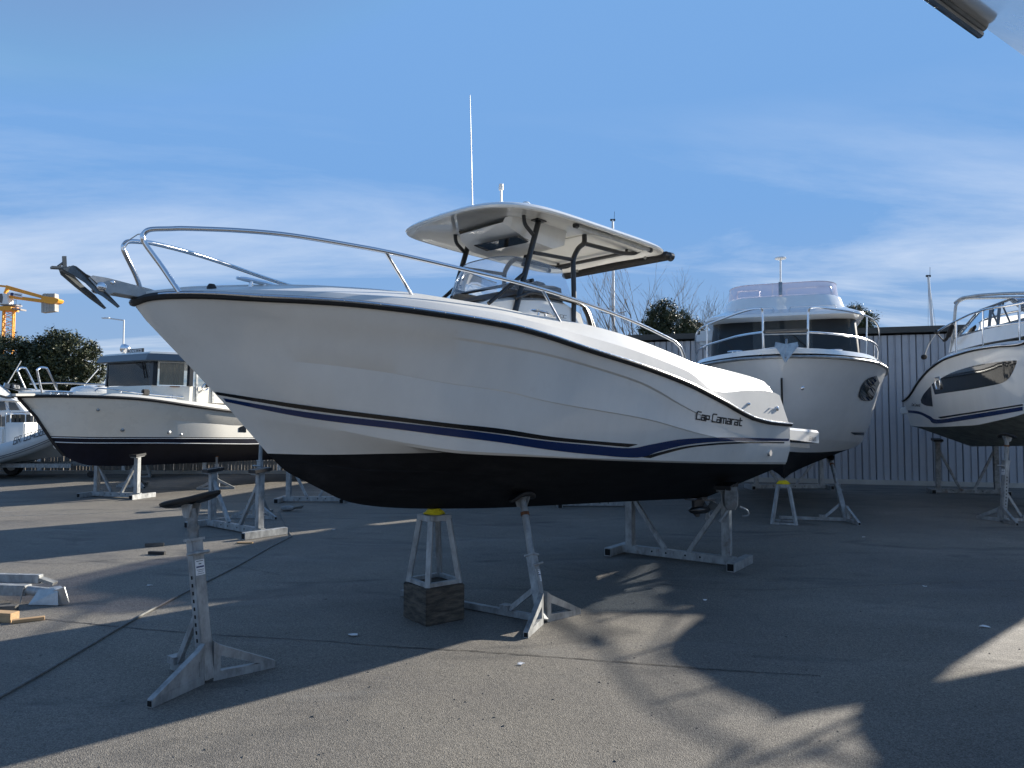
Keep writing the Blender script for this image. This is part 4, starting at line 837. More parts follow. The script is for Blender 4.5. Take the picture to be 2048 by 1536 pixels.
sc_pts = [(707, 1272, .055, 'crumpled white paper on the dark joint left of the timber block'), (1043, 1330, .03, 'small white scrap on sunlit tarmac in front of the near side prop'), (300, 1172, .03, 'pale scrap beside the cable left of the free prop'), (1970, 1255, .05, 'white scrap on shaded tarmac in the right foreground'), (1850, 1174, .025, 'tiny white speck of litter on shaded tarmac right of the stern stand'), (1728, 1075, .03, 'white scrap near the foot of the flybridge boat prop'), (1410, 1202, .02, 'tiny pale scrap in front of the stern stand'), (668, 1060, .03, 'pale scrap beneath the big bow')]
for i, (a, b, s_, lb_) in enumerate(sc_pts):
    p = ground(a, b); n = 7; mb = MB(); poly = [Vector((math.cos(k * 6.283 / n) * s_ * random.uniform(.6, 1.1), math.sin(k * 6.283 / n) * s_ * random.uniform(.35, .7), random.uniform(0, .012))) for k in range(n)]
    mb.prism(poly, (0, 0, .003)); o = mb.build('paper_scrap', 'paper'); o.location = (p.x, p.y, .004); tag(o, lb_, 'litter', 'scraps of litter on the tarmac')

gr = random.Random(5); gmb = MB()
for _ in range(900):                                            # grit, leaf bits and small stones on the tarmac
    u = gr.random(); p = ground(gr.uniform(-40, 2090), 905 + 640 * u ** 1.3); s_ = gr.uniform(.004, .013) * (1.6 if gr.random() < .1 else 1); a = gr.uniform(0, 6.28)
    d = Vector((math.cos(a), math.sin(a), 0)); e_ = Vector((-d.y, d.x, 0)) * gr.uniform(.3, .8); z_ = Vector((0, 0, s_ * gr.uniform(.2, .6)))
    gmb.add([p - d * s_, p + e_ * s_, p + d * s_, p - e_ * s_, p + z_], [(0, 1, 4), (1, 2, 4), (2, 3, 4), (3, 0, 4)])
go_ = gmb.build('grit', 'wood_grey', recalc=False, kind='stuff'); tag(go_, 'fine grit and bits of dead leaf scattered over the tarmac', 'grit')
joint([(1120, 1120), (1300, 1165), (1500, 1180), (1720, 1172), (2060, 1160)], 0.004)
joint([(-20, 1120), (120, 1128), (260, 1118), (420, 1126), (560, 1150)], 0.004)
# ------------------------------------------------------------------ metal clad building behind
wA = ground(1640, 966.5); wB = ground(1876, 972); wd = (wB - wA).normalized(); wn = Vector((wd.y, -wd.x, 0))   # wn points to the yard
def wall_at(px):                                               # distance along the wall seen at a picture column
    d = ray(px, 835); n = Vector((wd.y, -wd.x)); t_ = (wA.x * n.x + wA.y * n.y) / (d.x * n.x + d.y * n.y); return (EYE + d * t_ - wA).dot(wd)
WH = 4.12; s0_, s1_ = wall_at(1170), wall_at(2700)
bld = thing('metal_building', 'long grey blue corrugated metal building with dark roof edge behind the boats', 'building', (wA.x, wA.y, 0), math.atan2(wd.y, wd.x))
MB().box(((s0_ + s1_) / 2, 5.1, WH / 2 - .05), (s1_ - s0_, 10, WH - .1)).build('wall_core', 'wall_groove', bld)
pw = .345; n_p = int((s1_ - s0_) / pw)
pm = MB(); prof = [(0, .0), (.012, .03), (.135, .03), (.147, .0), (.178, .0), (.19, .03), (.318, .03), (.33, 0)]
pm.loft([[Vector((x, -y, z)) for x, y in prof] for z in (.12, WH - .10)]); first = None
for i in range(n_p):
    if first is None: first = pm.build('cladding_panel', 'wall_panel', bld, recalc=True); o = first
    else: o = first.copy(); COL.objects.link(o)
    o.location = (s0_ + i * pw, .095, 0)
MB().box(((s0_ + s1_) / 2, 5.15, WH + .03), (s1_ - s0_ + .3, 10.5, .16)).build('roof_edge', 'roof_cap', bld)
MB().box(((s0_ + s1_) / 2, .04, .06), (s1_ - s0_, .12, .12)).build('plinth', 'concrete', bld)

# ------------------------------------------------------------------ flybridge boat, bow to the camera
k3 = ground(1568, 1047); O3 = depth(1568, 961, k3.y); F3 = Frame(O3, 69.0, 0.6); F3.rng = (9, 19)
b3 = thing('flybridge_boat', 'white flybridge cabin cruiser with its bow towards the camera beside the metal building', 'boat', M=F3.M)
S3 = Row([(-1.40, 0, 1.99), (-1.37, .20, 1.99), (-1.28, .46, 1.99), (-1.1, .76, 1.985), (-.8, 1.07, 1.975), (-.3, 1.38, 1.965), (.4, 1.60, 1.95), (1.3, 1.76, 1.94), (2.5, 1.84, 1.91), (6.2, 1.84, 1.9)])
N3 = Row([(-1.32, 0, 1.80), (-1.25, .20, 1.80), (-1.08, .48, 1.79), (-.8, .80, 1.76), (-.3, 1.14, 1.72), (.5, 1.44, 1.66), (1.4, 1.62, 1.6), (2.6, 1.72, 1.55), (6.2, 1.74, 1.5)])
M3 = Row([(-1.13, 0, 1.30), (-1.0, .22, 1.28), (-.7, .52, 1.24), (-.2, .86, 1.18), (.5, 1.17, 1.11), (1.4, 1.42, 1.04), (2.6, 1.58, .98), (6.2, 1.64, .95)])
C3 = Row([(-.80, 0, .80), (-.6, .18, .78), (-.2, .46, .74), (.4, .80, .70), (1.2, 1.14, .66), (2.2, 1.38, .63), (3.2, 1.48, .61), (6.2, 1.5, .6)])
W3 = Row([(-.58, 0, .52), (-.3, .13, .50), (.1, .34, .48), (.7, .66, .47), (1.5, 1.02, .48), (2.4, 1.28, .52), (3.2, 1.42, .55), (6.2, 1.46, .55)])
K3 = Row([(-.58, 0, .52), (-.45, 0, .32), (-.2, 0, .12), (.1, 0, .02), (.5, 0, 0), (6.2, 0, 0)])
C3l = Row([(x, max(0, C3.b(x) - .03 * min(1, (x - C3.x0) * 3)), C3.z(x) - .025 * min(1, (x - C3.x0) * 3)) for x in stations(C3, 40)])
skin([K3, W3], 48).build('bottom', 'antifouling', b3, 30)
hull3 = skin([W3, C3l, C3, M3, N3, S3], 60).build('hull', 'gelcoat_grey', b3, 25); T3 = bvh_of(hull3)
Da = Row([(x, max(0, S3.b(x) - .02), S3.z(x) + .05) for x in stations(S3, 40)]); Db = Row([(x, max(0, S3.b(x) - .10 * min(1, (x - S3.x0) * 3)), S3.z(x) + .13) for x in stations(S3, 40)]); Dc = Row([(x, 0, S3.z(x) + .18) for x in stations(S3, 40)])
skin([Da, Db, Dc], 48).build('deck', 'gelcoat', b3, 30)
MB().tube(around(S3, .004, .0), .026, 8).build('rub_rail', 'steel_dull', b3, 40)
MB().beam((-1.325, 0, 1.66), (-.90, 0, .86), .05, .03, (0, 1, 0)).build('stem_guard', 'rubber', b3)
for top, bot, nm, mt in (([(1716, 792), (1722, 772), (1734, 757), (1752, 751)], [(1722, 800), (1740, 801), (1748, 790), (1758, 765)], 'hull_window', 'window_dark'), ([(1700, 864), (1720, 864.5), (1737, 864)], [(1708, 869), (1722, 870), (1737, 869.5)], 'boot_stripe', 'stripe_black')):
    decal(F3, T3, top, bot, 12, .012).build(nm, mt, b3)
q = lay(F3, T3, 1605, 776, .0); MB().lathe(q, [(.028, .02), (.028, -.02), (.01, -.03)], 12, 'x').build('through_hull_fitting', 'chrome', b3, 40)
# trunk cabin and wheelhouse
def house(secs, name, mt, par, sm=25):
    mb = MB(); mb.loft(secs, True); mb.add(secs[0], [tuple(range(len(secs[0])))]); mb.add(secs[-1], [tuple(range(len(secs[-1])))]); return mb.build(name, mt, par, sm)
def plan(x0, x1, hw, z, fr_=.35, n=7):                          # plan outline with a rounded front
    o_ = []
    for i in range(n + 1): a = math.pi / 2 * i / n; o_.append(Vector((x0 + fr_ * (1 - math.sin(a)), -hw * (.55 + .45 * math.cos(a)) , z)))
    o_ = [Vector((x1, -hw, z))] + o_ + [Vector((p.x, -p.y, p.z)) for p in reversed(o_)] + [Vector((x1, hw, z))]; return o_
house([plan(.35, 5.6, 1.42, 2.06, .5), plan(.55, 5.6, 1.36, 2.12, .5), plan(.9, 5.6, 1.3, 2.15, .5)], 'foredeck_coaming', 'gelcoat', b3)
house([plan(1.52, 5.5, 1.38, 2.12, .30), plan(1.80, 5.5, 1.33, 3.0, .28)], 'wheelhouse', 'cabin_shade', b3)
house([plan(1.49, 5.5, 1.40, 2.10, .30), plan(1.50, 5.5, 1.39, 2.19, .3), plan(1.66, 5.5, 1.20, 2.19, .3)], 'wheelhouse_base', 'gelcoat', b3)
wsq = MB()
def wpt(y, z): # front glass slightly proud of the house
    k = (z - 2.12) / .88; a = min(1, abs(y) / 1.36); x = lerp(1.52, 1.80, k) + .30 * (1 - math.sqrt(max(0, 1 - (a * .9) ** 2))) - .02; return Vector((x, y, z))
for y0, y1 in ((-1.22, -.04), (.04, 1.22)):
    MB().loft([[wpt(lerp(y0, y1, i / 10), z) for i in range(11)] for z in (2.21, 2.56, 2.98)]).build('windscreen_pane', 'cabin_glass', b3, 60)
for y, s_ in ((-.62, 1), (.75, -1)): MB().tube([wpt(y, 2.25) - Vector((.03, 0, 0)), wpt(y + .45, 2.72) - Vector((.03, 0, 0))], .010, 6).build('wiper', 'rubber', b3)
MB().box((2.6, .4, 2.45), (.5, .5, .3)).build('helm_seat', 'dark_vinyl', b3)
house([plan(1.58, 5.9, 1.42, 2.985, .5), plan(1.42, 5.9, 1.48, 3.03, .5), plan(1.46, 5.9, 1.47, 3.09, .5), plan(1.9, 5.9, 1.2, 3.26, .55), plan(2.15, 5.9, 1.05, 3.30, .5)], 'roof_brow', 'gelcoat', b3, 30)
house([plan(1.75, 5.6, 1.22, 3.20, .8), plan(1.95, 5.6, 1.17, 3.34, .75), plan(2.08, 5.6, 1.13, 3.50, .7), plan(2.2, 5.6, 1.06, 3.56, .6)], 'flybridge_coaming', 'gelcoat', b3, 30)
fs = MB(); fo = plan(2.16, 4.2, 1.08, 3.54, .6, 10); fo2 = [p + Vector((.10, -p.y * .03, .27)) for p in fo]; fs.loft([fo, fo2]); fs.build('flybridge_screen', 'purple_screen', b3, 50)
MB().tube([p + Vector((0, 0, .005)) for p in fo2], .008, 6).build('screen_edge', 'purple_screen', b3)
MB().beam((2.10, .02, 3.55), (2.22, .02, 3.83), .07, .02, (1, 0, 0)).build('screen_post', 'steel_dull', b3)
for y0, y1 in ((-.92, -.10), (.42, .86)): MB().tube(fillet([(2.35, y0, 3.54), (2.38, y0, 3.72), (2.38, y1, 3.72), (2.35, y1, 3.54)], .06), .013, 8).build('flybridge_rail', 'chrome', b3, 40)
for y0, y1 in ((-.95, -.15), (.15, .85)): MB().tube(fillet([(1.62, y0, 3.14), (1.52, y0, 3.20), (1.52, y1, 3.20), (1.62, y1, 3.14)], .04), .011, 8).build('roof_handrail', 'chrome', b3, 40)
ap = F3.x(1561, 612, 2.3); at2 = F3.x(1561, 518, 2.3)
MB().tube([Vector((2.3, ap.y, 3.5)), at2], .018, 8).lathe(at2, [(.10, -.004), (.115, .012), (.10, .03), (.03, .045)], 18).build('satellite_antenna', 'white_plastic', b3, 40)
ap = F3.x(1545, 604, 2.3); MB().tube([Vector((2.3, ap.y, 3.5)), F3.x(1545, 566, 2.3)], .007, 6).build('whip_antenna', 'steel_dull', b3)
# side deck shelter on the left
MB().box((3.3, 1.40, 2.74), (2.6, .55, .30)).build('side_shelter', 'gelcoat_grey', b3, bevel=.08)
MB().box((3.6, 1.32, 2.42), (2.0, .06, .42)).build('side_window', 'window_dark', b3)
# pulpit in two halves
def p3(px, py, x): return F3.x(px, py, x)
for nm, pts in (('bow_rail', [(1527, 701, -.95), (1526, 665, -.97), (1525, 625, -.97), (1520, 617, -.95), (1490, 622, -.55), (1452, 635, .1), (1418, 648, .8), (1398, 660, 1.5), (1391, 678, 1.9), (1391, 715, 2.1), (1392, 750, 2.2)]), ('bow_rail', [(1616, 701, -.95), (1616, 665, -.97), (1617, 626, -.97), (1624, 615, -.95), (1660, 617, -.55), (1700, 623, .1), (1735, 633, .8), (1752, 645, 1.4), (1758, 662, 1.8), (1757, 690, 2.0), (1755, 722, 2.1)]),
                ('mid_rail', [(1526, 664, -.97), (1480, 671, -.5), (1440, 682, .2), (1410, 692, .9), (1395, 704, 1.7), (1392, 716, 2.05)]), ('mid_rail', [(1616, 664, -.97), (1660, 667, -.5), (1700, 672, .1), (1735, 680, .8), (1752, 690, 1.5), (1757, 702, 1.95)])):
    MB().tube(smoothpts([p3(*q) for q in pts], 5), .017, 8).build(nm, 'chrome', b3, 40)
for pts in (((1414, 652, .85), (1414, 722, .9)), ((1734, 634, .8), (1733, 712, .85)), ((1749, 690, 1.45), (1749, 718, 1.5))): MB().tube([p3(*q) for q in pts], .014, 8).build('rail_stanchion', 'chrome', b3, 40)
MB().beam(p3(1528, 669, -.97), p3(1616, 667, -.97), .04, .014).build('pulpit_bar', 'steel_dull', b3)
MB().beam(p3(1531, 663, -1.0), p3(1613, 660, -1.0), .12, .035).build('boarding_plank', 'wood_grey', b3)
for a, b in ((1470, 705), (1668, 703)): cleat(F3.x(a, b + 3, -.2), R(80), b3, 1.0)
for a, b in ((1521, 710), (1622, 707)): MB().box(F3.x(a, b, -1.12), (.03, .035, .05)).build('deck_cover', 'rubber', b3)
an3 = thing('bow_anchor', 'grey steel plough anchor hanging on the bow of the flybridge boat', 'anchor', M=F3.M @ Matrix.Translation(Vector((-1.5, 0, 2.2))))
B = lambda a, b, x=-1.62: F3.x(a, b, x) - Vector((-1.5, 0, 2.2))
for pts in ([(1572, 688, -1.66), (1551, 684, -1.50), (1549, 692, -1.52), (1560, 707, -1.62), (1570, 726, -1.74)], [(1572, 688, -1.66), (1595, 684, -1.50), (1597, 692, -1.52), (1585, 707, -1.62), (1571, 726, -1.74)]):
    MB().prism([B(*q) for q in pts], (.02, 0, 0)).build('fluke', 'steel_dull', an3)
MB().beam(B(1573, 679, -1.5), B(1571, 716, -1.72), .03, .03).build('shank', 'steel_dull', an3)
MB().beam(B(1573, 690, -1.6), Vector((.45, 0, -.02)), .09, .03).build('roller', 'steel_dull', an3)
kp3 = Vector((k3.x, k3.y, 0)); keel_stand(kp3, .001, O3.z - .06, 'tall narrow keel stand under the bow of the flybridge boat', .11, .19, R(-20)); strap_pile((kp3.x, kp3.y, O3.z - .06), 'yellow strap pad under the flybridge boat keel', 1.2)
A4 = ground(1693, 1043); tb = lay(F3, bvh_of([o for o in b3.children if o.name.startswith('bottom')][0]), 1660, 912, 0)
adj_stand((A4.x, A4.y, 0), (-.95, .25), 1.2, .78, 'leaning adjustable prop under the right side of the flybridge boat', top=(F3.M @ tb + Vector((0, 0, -.02))) if tb else None, paper=False, beam=1.1)
h_stand(ground(1500, 978), ground(1655, 978), 1.0, 'H-shaped stand under the flybridge boat close to the metal building', foot=.3, high=(1.0, 1.02))

# ------------------------------------------------------------------ second striped motorboat at the right edge, stern to the left
O4 = Vector((10.75, 16.9, 1.12)); F4 = Frame(O4, 84.5, 2.5); F4.rng = (8, 22)
b4 = thing('striped_cruiser', 'white cabin motorboat with long dark side window and blue stripe at the right edge', 'boat', M=F4.M)
HB = lambda k: Curve([(-6.1, 0.0), (-6.03, .32 * k), (-5.85, .64 * k), (-5.45, .98 * k), (-4.8, 1.27 * k), (-4.0, 1.47 * k), (-3.2, 1.5 * k), (0.3, 1.46 * k)])
def row4(px, bf, bow):
    pts = [(x, b, z) for x, b, z in bow]
    for a, b in px:
        h = F4.hit(a, b, lambda x, z: bf(x))
        if h: pts.append((h.x, bf(h.x), h.z))
    return Row(pts)
bs4 = HB(1.0); S4 = row4([(1806, 803), (1815, 797), (1839, 762), (1862, 737), (1897, 716), (1944, 702), (1991, 694), (2040, 690)], bs4, [(-6.1, 0, 2.36), (-6.03, .32, 2.36), (-5.85, .64, 2.35), (-5.45, .98, 2.33)])
bm4 = HB(.955); M4 = row4([(1807, 822), (1850, 806), (1900, 785), (1960, 772), (2040, 760)], bm4, [(-5.95, 0, 1.75), (-5.75, .45, 1.72), (-5.35, .92, 1.65)])
bc4 = HB(.90); C4 = row4([(1808, 851), (1874, 854), (1944, 851), (1991, 842), (2040, 830)], bc4, [(-5.6, 0, .95), (-5.4, .40, .93), (-5.05, .80, .90)])
K4 = Row([(-5.6, 0, .95), (-5.4, 0, .5), (-5.0, 0, .18), (-4.3, 0, .02), (0, 0, 0)])
C4.x1 = M4.x1 = S4.x1 = min(S4.x1, M4.x1, C4.x1, .3)
K4.x1 = C4.x1 - .05
C4b = Row([(x, C4.b(x) - .14 * min(1, (x - C4.x0)), C4.z(x) - .03) for x in stations(C4, 30)])
skin([K4, C4b, C4], 40).build('bottom', 'antifouling_dirty', b4, 25)
hull4 = skin([C4, M4, S4], 50).build('hull', 'gelcoat', b4, 25); T4 = bvh_of(hull4)
top4 = Row([(x, max(0, S4.b(x) - .22 * min(1, (x - S4.x0) * 2)), S4.z(x) + .10 + .16 * max(0, min(1, (x + 3.2) / 2.4))) for x in stations(S4, 50)])
cen4 = Row([(x, 0, S4.z(x) + .22 + .1 * max(0, min(1, (x + 3.2) / 2.4))) for x in stations(S4, 50)])
lip4 = Row([(x, max(0, S4.b(x) - .015), S4.z(x) + .04) for x in stations(S4, 50)])
skin([lip4, top4, cen4], 50).build('deck', 'gelcoat_deck', b4, 30)
MB().tube(around(S4, .004, .01), .028, 8).build('rub_rail', 'rubber', b4, 40)
MB().tube(around(S4, .024, .018), .013, 8).build('rub_rail_strip', 'chrome', b4, 40)
def dec4(nm, mt, top, bot, off=.006): decal(F4, T4, top, bot, 30, off).build(nm, mt, b4)
dec4('side_window', 'window_dark', [(1864, 768), (1900, 747), (1935, 735), (1970, 727.5), (2000, 723.5), (2020, 721.5), (2034, 720.5)], [(1870, 789), (1903, 784), (1938, 779), (1972, 773), (2003, 766), (2020, 754), (2034, 726)])
dec4('quarter_window', 'window_dark', [(1842, 800), (1848, 788), (1862, 772)], [(1843, 806), (1852, 811), (1866, 813)])
dec4('blue_stripe', 'stripe_blue', [(1808, 820), (1838, 822.6), (1860, 832), (1878, 839), (1944, 829), (2046, 813)], [(1809, 825), (1838, 828), (1858, 838), (1874, 847), (1944, 838), (2046, 821)])
dec4('black_stripe', 'stripe_black', [(1876, 834), (1944, 824), (2046, 808)], [(1882, 837), (1944, 827), (2046, 811)])
dec4('boot_top', 'stripe_black', [(1809, 846), (1850, 849), (1900, 851), (1940, 850)], [(1809, 851), (1850, 854), (1900, 854.5), (1940, 853)])
L4 = text_width('Cap Camarat')
letters('Cap Camarat', lambda u, v: lay(F4, T4, 1824 + u * 17 / L4, 811.5 + u * 1.5 / L4 - v * 5, .006) or Vector((0, 0, 0)), .17, .2).build('lettering', 'ink', b4, kind='stuff')
hq = lay(F4, T4, 1877, 766, .012)
if hq: MB().tube([hq + Vector((.10, 0, 0)), hq + Vector((.08, 0, .12)), hq + Vector((-.08, 0, .12)), hq + Vector((-.10, 0, -.0)), hq + Vector((-.08, 0, -.13)), hq + Vector((.08, 0, -.13))], .022, 8, closed=True).build('porthole_frame', 'chrome', b4, 40)
# stern platform, bow rail, windscreen
MB().box((C4.x1 + .22, 0, C4.z(C4.x1) + .38), (.5, 2.7, .16)).build('bathing_platform', 'gelcoat', b4, bevel=.02)
ys = 1.16
def w4(px, py, y=ys): return F4.y(px, py, y)
cb4 = MB()
pA, pB = w4(1912, 690), w4(2070, 660)
cb4.loft([[Vector((x, y, z)) for x, z in ((pA.x + .15, 2.0), (pA.x - .02, w4(1925, 668).z), (pB.x, w4(2048, 640).z - .0), (-5.0, 2.25))] for y in (ys, -ys)]); 
house([[Vector((x, y * w_, z)) for x, y in ((pA.x + .2, -1), (pA.x - 1.2, -1), (-4.6, -.7), (-4.6, .7), (pA.x - 1.2, 1), (pA.x + .2, 1))] for z, w_ in ((2.0, 1.22), (w4(1950, 665).z, 1.16))], 'trunk_cabin', 'gelcoat', b4)
g0_, g1_, g2_, g3_ = w4(1908, 668), w4(1941, 622), w4(1945, 618), w4(2080, 604)
zc4 = w4(1950, 665).z
MB().prism([(g0_.x, ys - .02, zc4), (g1_.x, ys - .16, g1_.z), (g1_.x - 1.1, ys - .2, g1_.z + .03), (g1_.x - 1.7, ys - .25, zc4 + .02)], (0, -.008, 0)).build('side_glass', 'clear_screen', b4)
MB().prism([(g0_.x, -ys + .02, zc4), (g1_.x, -ys + .16, g1_.z), (g1_.x - 1.1, -ys + .2, g1_.z + .03), (g1_.x - 1.7, -ys + .25, zc4 + .02)], (0, .008, 0)).build('side_glass', 'clear_screen', b4)
for y in (1, -1):
    MB().tube(fillet([(g0_.x + .02, y * (ys - .02), zc4), (g1_.x, y * (ys - .15), g1_.z), (g1_.x - 1.1, y * (ys - .2), g1_.z + .03), (g1_.x - 1.75, y * (ys - .25), zc4)], .1), .02, 8).build('screen_frame', 'visor_grey', b4, 40)
    for dx in (.45, .75): MB().beam((g1_.x - dx, y * (ys - .16), g1_.z + .01), (g1_.x - dx - .1, y * (ys - .04), zc4), .05, .03).build('screen_pillar', 'visor_grey', b4)
MB().prism([(g1_.x - 1.1, -.96, g1_.z + .03), (g1_.x - 1.1, .96, g1_.z + .03), (g1_.x - 1.75, .9, zc4), (g1_.x - 1.75, -.9, zc4)], (-.008, 0, 0)).build('front_glass', 'clear_screen', b4)
MB().box((g1_.x - .9, .3, zc4 + .15), (.5, .6, .35)).build('helm_seat', 'dark_vinyl', b4, bevel=.05)
a1_ = w4(1906, 697); a2_ = w4(1908, 606); a3_ = w4(1922, 596)
MB().tube(fillet([(a1_.x, 1.2, a1_.z - .1), (a2_.x, 1.12, a2_.z), (a2_.x - .02, .95, a3_.z + .05), (a2_.x - .02, -.95, a3_.z + .05), (a2_.x, -1.12, a2_.z), (a1_.x, -1.2, a1_.z - .1)], .14), .03, 10).build('arch', 'steel_dull', b4, 40)
MB().tube(fillet([w4(1910, 606, 1.08), w4(1922, 596, 1.08), w4(1960, 590, 1.06), w4(2010, 587, 1.04), w4(2100, 585, 1.0)], .2), .03, 10).build('arch_side_bar', 'steel_dull', b4, 40)
b4r = Curve([(-6.5, .1), (-6.25, .34), (-5.85, .68), (-5.2, 1.0), (-4.4, 1.22), (-3.4, 1.33), (-1, 1.33)])
rp = [F4.hit(a, b, lambda x, z: b4r(x)) for a, b in ((1873, 665), (1893, 652), (1916, 640), (1944, 627), (1980, 617), (2040, 607))]
rp = [r for r in rp if r]
rz = rp[-1].z; rest = [(-4.5, rz + .0), (-5.2, rz + .02), (-5.8, rz + .05), (-6.2, rz + .06), (-6.45, rz + .06)]
rp += [Vector((x, b4r(x), z)) for x, z in rest if x < rp[-1].x - .2]
for sg in (1, -1):
    MB().tube(smoothpts([Vector((p.x, p.y * sg, p.z)) for p in rp], 5), .022, 8).build('bow_rail', 'chrome', b4, 40)
    for x in (-2.3, -3.3, -4.3, -5.2, -5.85):
        zt_ = Curve([(p.x, p.z) for p in rp])(x); MB().tube([(x, sg * b4r(x), zt_), (x + .03, sg * min(S4.b(x) - .1, b4r(x) + .02), S4.z(x) + .1)], .016, 8).build('rail_stanchion', 'chrome', b4, 40)
    MB().tube([Vector((x, sg * b4r(x), lerp(S4.z(x), Curve([(p.x, p.z) for p in rp])(x), .55))) for x in [-3.3 - .15 * i for i in range(20)]], .014, 8).build('mid_rail', 'chrome', b4, 40)
MB().tube(fillet([Vector((-6.45, .14, rz + .06)), Vector((-6.52, 0, rz + .06)), Vector((-6.45, -.14, rz + .06))], .05), .02, 8).build('pulpit_bar', 'chrome', b4)
for (a, b), s_ in (((1873, 664), .05), ((1848, 714), .06)):
    q = F4.hit(a, b, lambda x, z: b4r(x)); MB().loft(egg(q, s_ * 1.3, s_, s_, 10, 6, .9), True).build('rail_knot', 'canvas_black', b4, 40)
q0, q1 = [F4.hit(a, b, lambda x, z: b4r(x)) for a, b in ((1873, 665), (1848, 714))]
MB().tube(smoothpts([q0, q0.lerp(q1, .5) + Vector((.05, 0, .03)), q1], 6), .012, 6).build('lifeline', 'steel_dull', b4)
MB().tube(smoothpts([q0, q0 + Vector((-.3, 0, -.22)), q0 + Vector((-.5, 0, -.15)), q0 + Vector((-.7, 0, .05))], 6), [.012] * 6 + [.03] * 6 + [.05] * 6 + [.03], 8).build('hanging_line', 'canvas_black', b4, 40)
h_stand(ground(1862, 986), ground(2010, 990), 1.0, 'dark H-shaped stand under the stern of the right edge motorboat', foot=.28, high=(1.25, 1.25), mt='galvanised_old')
A5 = ground(2006, 1044); adj_stand((A5.x, A5.y, 0), (.97, .1), 1.5, 1.05, 'adjustable prop with paper label by the right edge of the picture', beam=.5, lean=5)

# ------------------------------------------------------------------ boat overhead at the top right corner, beside the photographer
r0_ = ray(1993, 72); zc5 = 3.05; e0 = EYE + r0_ * ((zc5 - CAMH) / r0_.z); r1_ = ray(2048, 111); e1 = EYE + r1_ * ((zc5 - CAMH) / r1_.z)
d5 = (e1 - e0).normalized(); ang5 = math.degrees(math.atan2(d5.y, d5.x)); nL = Vector((-d5.y, d5.x, 0))
O5 = e0 - nL * 1.30 - Vector((0, 0, 2.05)); F5 = Frame(O5, ang5, 0.0)
b5 = thing('overhead_boat', 'hull corner of a boat standing high above at the top right corner', 'boat', M=F5.M)
S5 = Row([(-4.2, 0, 2.25), (-4.1, .3, 2.22), (-3.6, .7, 2.15), (-2.6, 1.08, 2.08), (-1.4, 1.27, 2.05), (0, 1.30, 2.05), (6, 1.32, 1.95)])
M5 = Row([(-3.9, 0, 1.95), (-3.8, .2, 1.93), (-3.3, .5, 1.88), (-2.3, .80, 1.83), (-1.2, .97, 1.80), (0, 1.0, 1.80), (3, 1.02, 1.75), (6, 1.1, 1.6)])
C5 = Row([(-2.6, 0, 1.0), (-2.0, .12, .98), (-1.2, .24, .96), (0, .32, .95), (2.5, .45, .9), (6, .8, .75)]); K5 = Row([(-2.6, 0, 1.0), (-2.2, 0, .75), (-1.5, 0, .62), (0, 0, .6), (6, 0, .6)])
skin([K5, C5], 30).build('bottom', 'antifouling', b5, 25); skin([C5, M5, S5], 40).build('hull', 'gelcoat', b5, 25)
skin([S5, Row([(x, max(0, S5.b(x) - .15 * min(1, x + 2.9)), S5.z(x) + .12) for x in stations(S5, 30)]), Row([(x, 0, S5.z(x) + .16) for x in stations(S5, 30)])], 30).build('deck', 'gelcoat_deck', b5, 25)
fw = [x for x in stations(S5, 60, 1.6) if x <= 0.0]
MB().tube([Vector((x, S5.b(x) + .004, S5.z(x))) for x in fw], .012, 8).build('rub_rail', 'steel_dull', b5, 40)
MB().tube([Vector((x, S5.b(x) + .014, S5.z(x) - .018)) for x in fw], .012, 8).build('rub_rail_strip', 'chrome', b5, 40)
keel_stand(F5.M @ Vector((1.0, 0, 0)), .001, O5.z + .595, 'keel stand under the boat above the photographer, out of the picture', .1, .25, R(30)); h_stand((F5.M @ Vector((4.2, -.9, 0))).to_2d().to_3d(), (F5.M @ Vector((4.2, .9, 0))).to_2d().to_3d(), O5.z + .45, 'H-shaped stand under the stern of the boat above the photographer', foot=.3)

# neighbour off the right edge: only its shadow reaches the picture
F7 = Frame(Vector((9.5, 6.5, 1.0)), -90, 0); b7 = thing('neighbour_boat', 'white boat standing off the right edge whose shadow darkens the right foreground', 'boat', M=F7.M)
S7 = Row([(-3.6, 0, 2.1), (-3.5, .32, 2.1), (-3.1, .72, 2.08), (-2.3, 1.08, 2.0), (-1, 1.28, 1.9), (3, 1.3, 1.7)]); C7 = Row([(-2.6, 0, .8), (-2.2, .35, .75), (-1.4, .75, .7), (0, 1.0, .65), (3, 1.1, .6)]); K7 = Row([(-2.6, 0, .8), (-2.3, 0, .4), (-1.6, 0, .08), (-1, 0, 0), (3, 0, 0)])
skin([K7, C7], 24).build('bottom', 'antifouling', b7, 30); skin([C7, S7], 30).build('hull', 'gelcoat', b7, 30); skin([S7, Row([(x, 0, S7.z(x) + .12) for x in stations(S7, 20)])], 30).build('deck', 'gelcoat_deck', b7, 30)
for sg in (1, -1): MB().tube(smoothpts([(-3.75, sg * .15, 2.7), (-3.3, sg * .5, 2.7), (-2.4, sg * .95, 2.64), (-1, sg * 1.18, 2.5), (.6, sg * 1.2, 2.2), (.8, sg * 1.2, 1.85)], 5), .025, 8).build('bow_rail', 'chrome', b7, 40)
for x, y in ((-3.3, .5), (-2.4, .95), (-1, 1.18)):
    for sg in (1, -1): MB().tube([(x, sg * y, 2.66), (x + .1, sg * (y + .02), 2.0)], .02, 6).build('rail_stanchion', 'chrome', b7)
keel_stand(F7.M @ Vector((-.5, 0, 0)), .001, .998, 'keel stand under the boat off the right edge', .1, .2, .3); h_stand((10.5, 4.1, 0), (8.5, 4.1, 0), 1.25, 'H-shaped stand under the boat off the right edge', foot=.3)
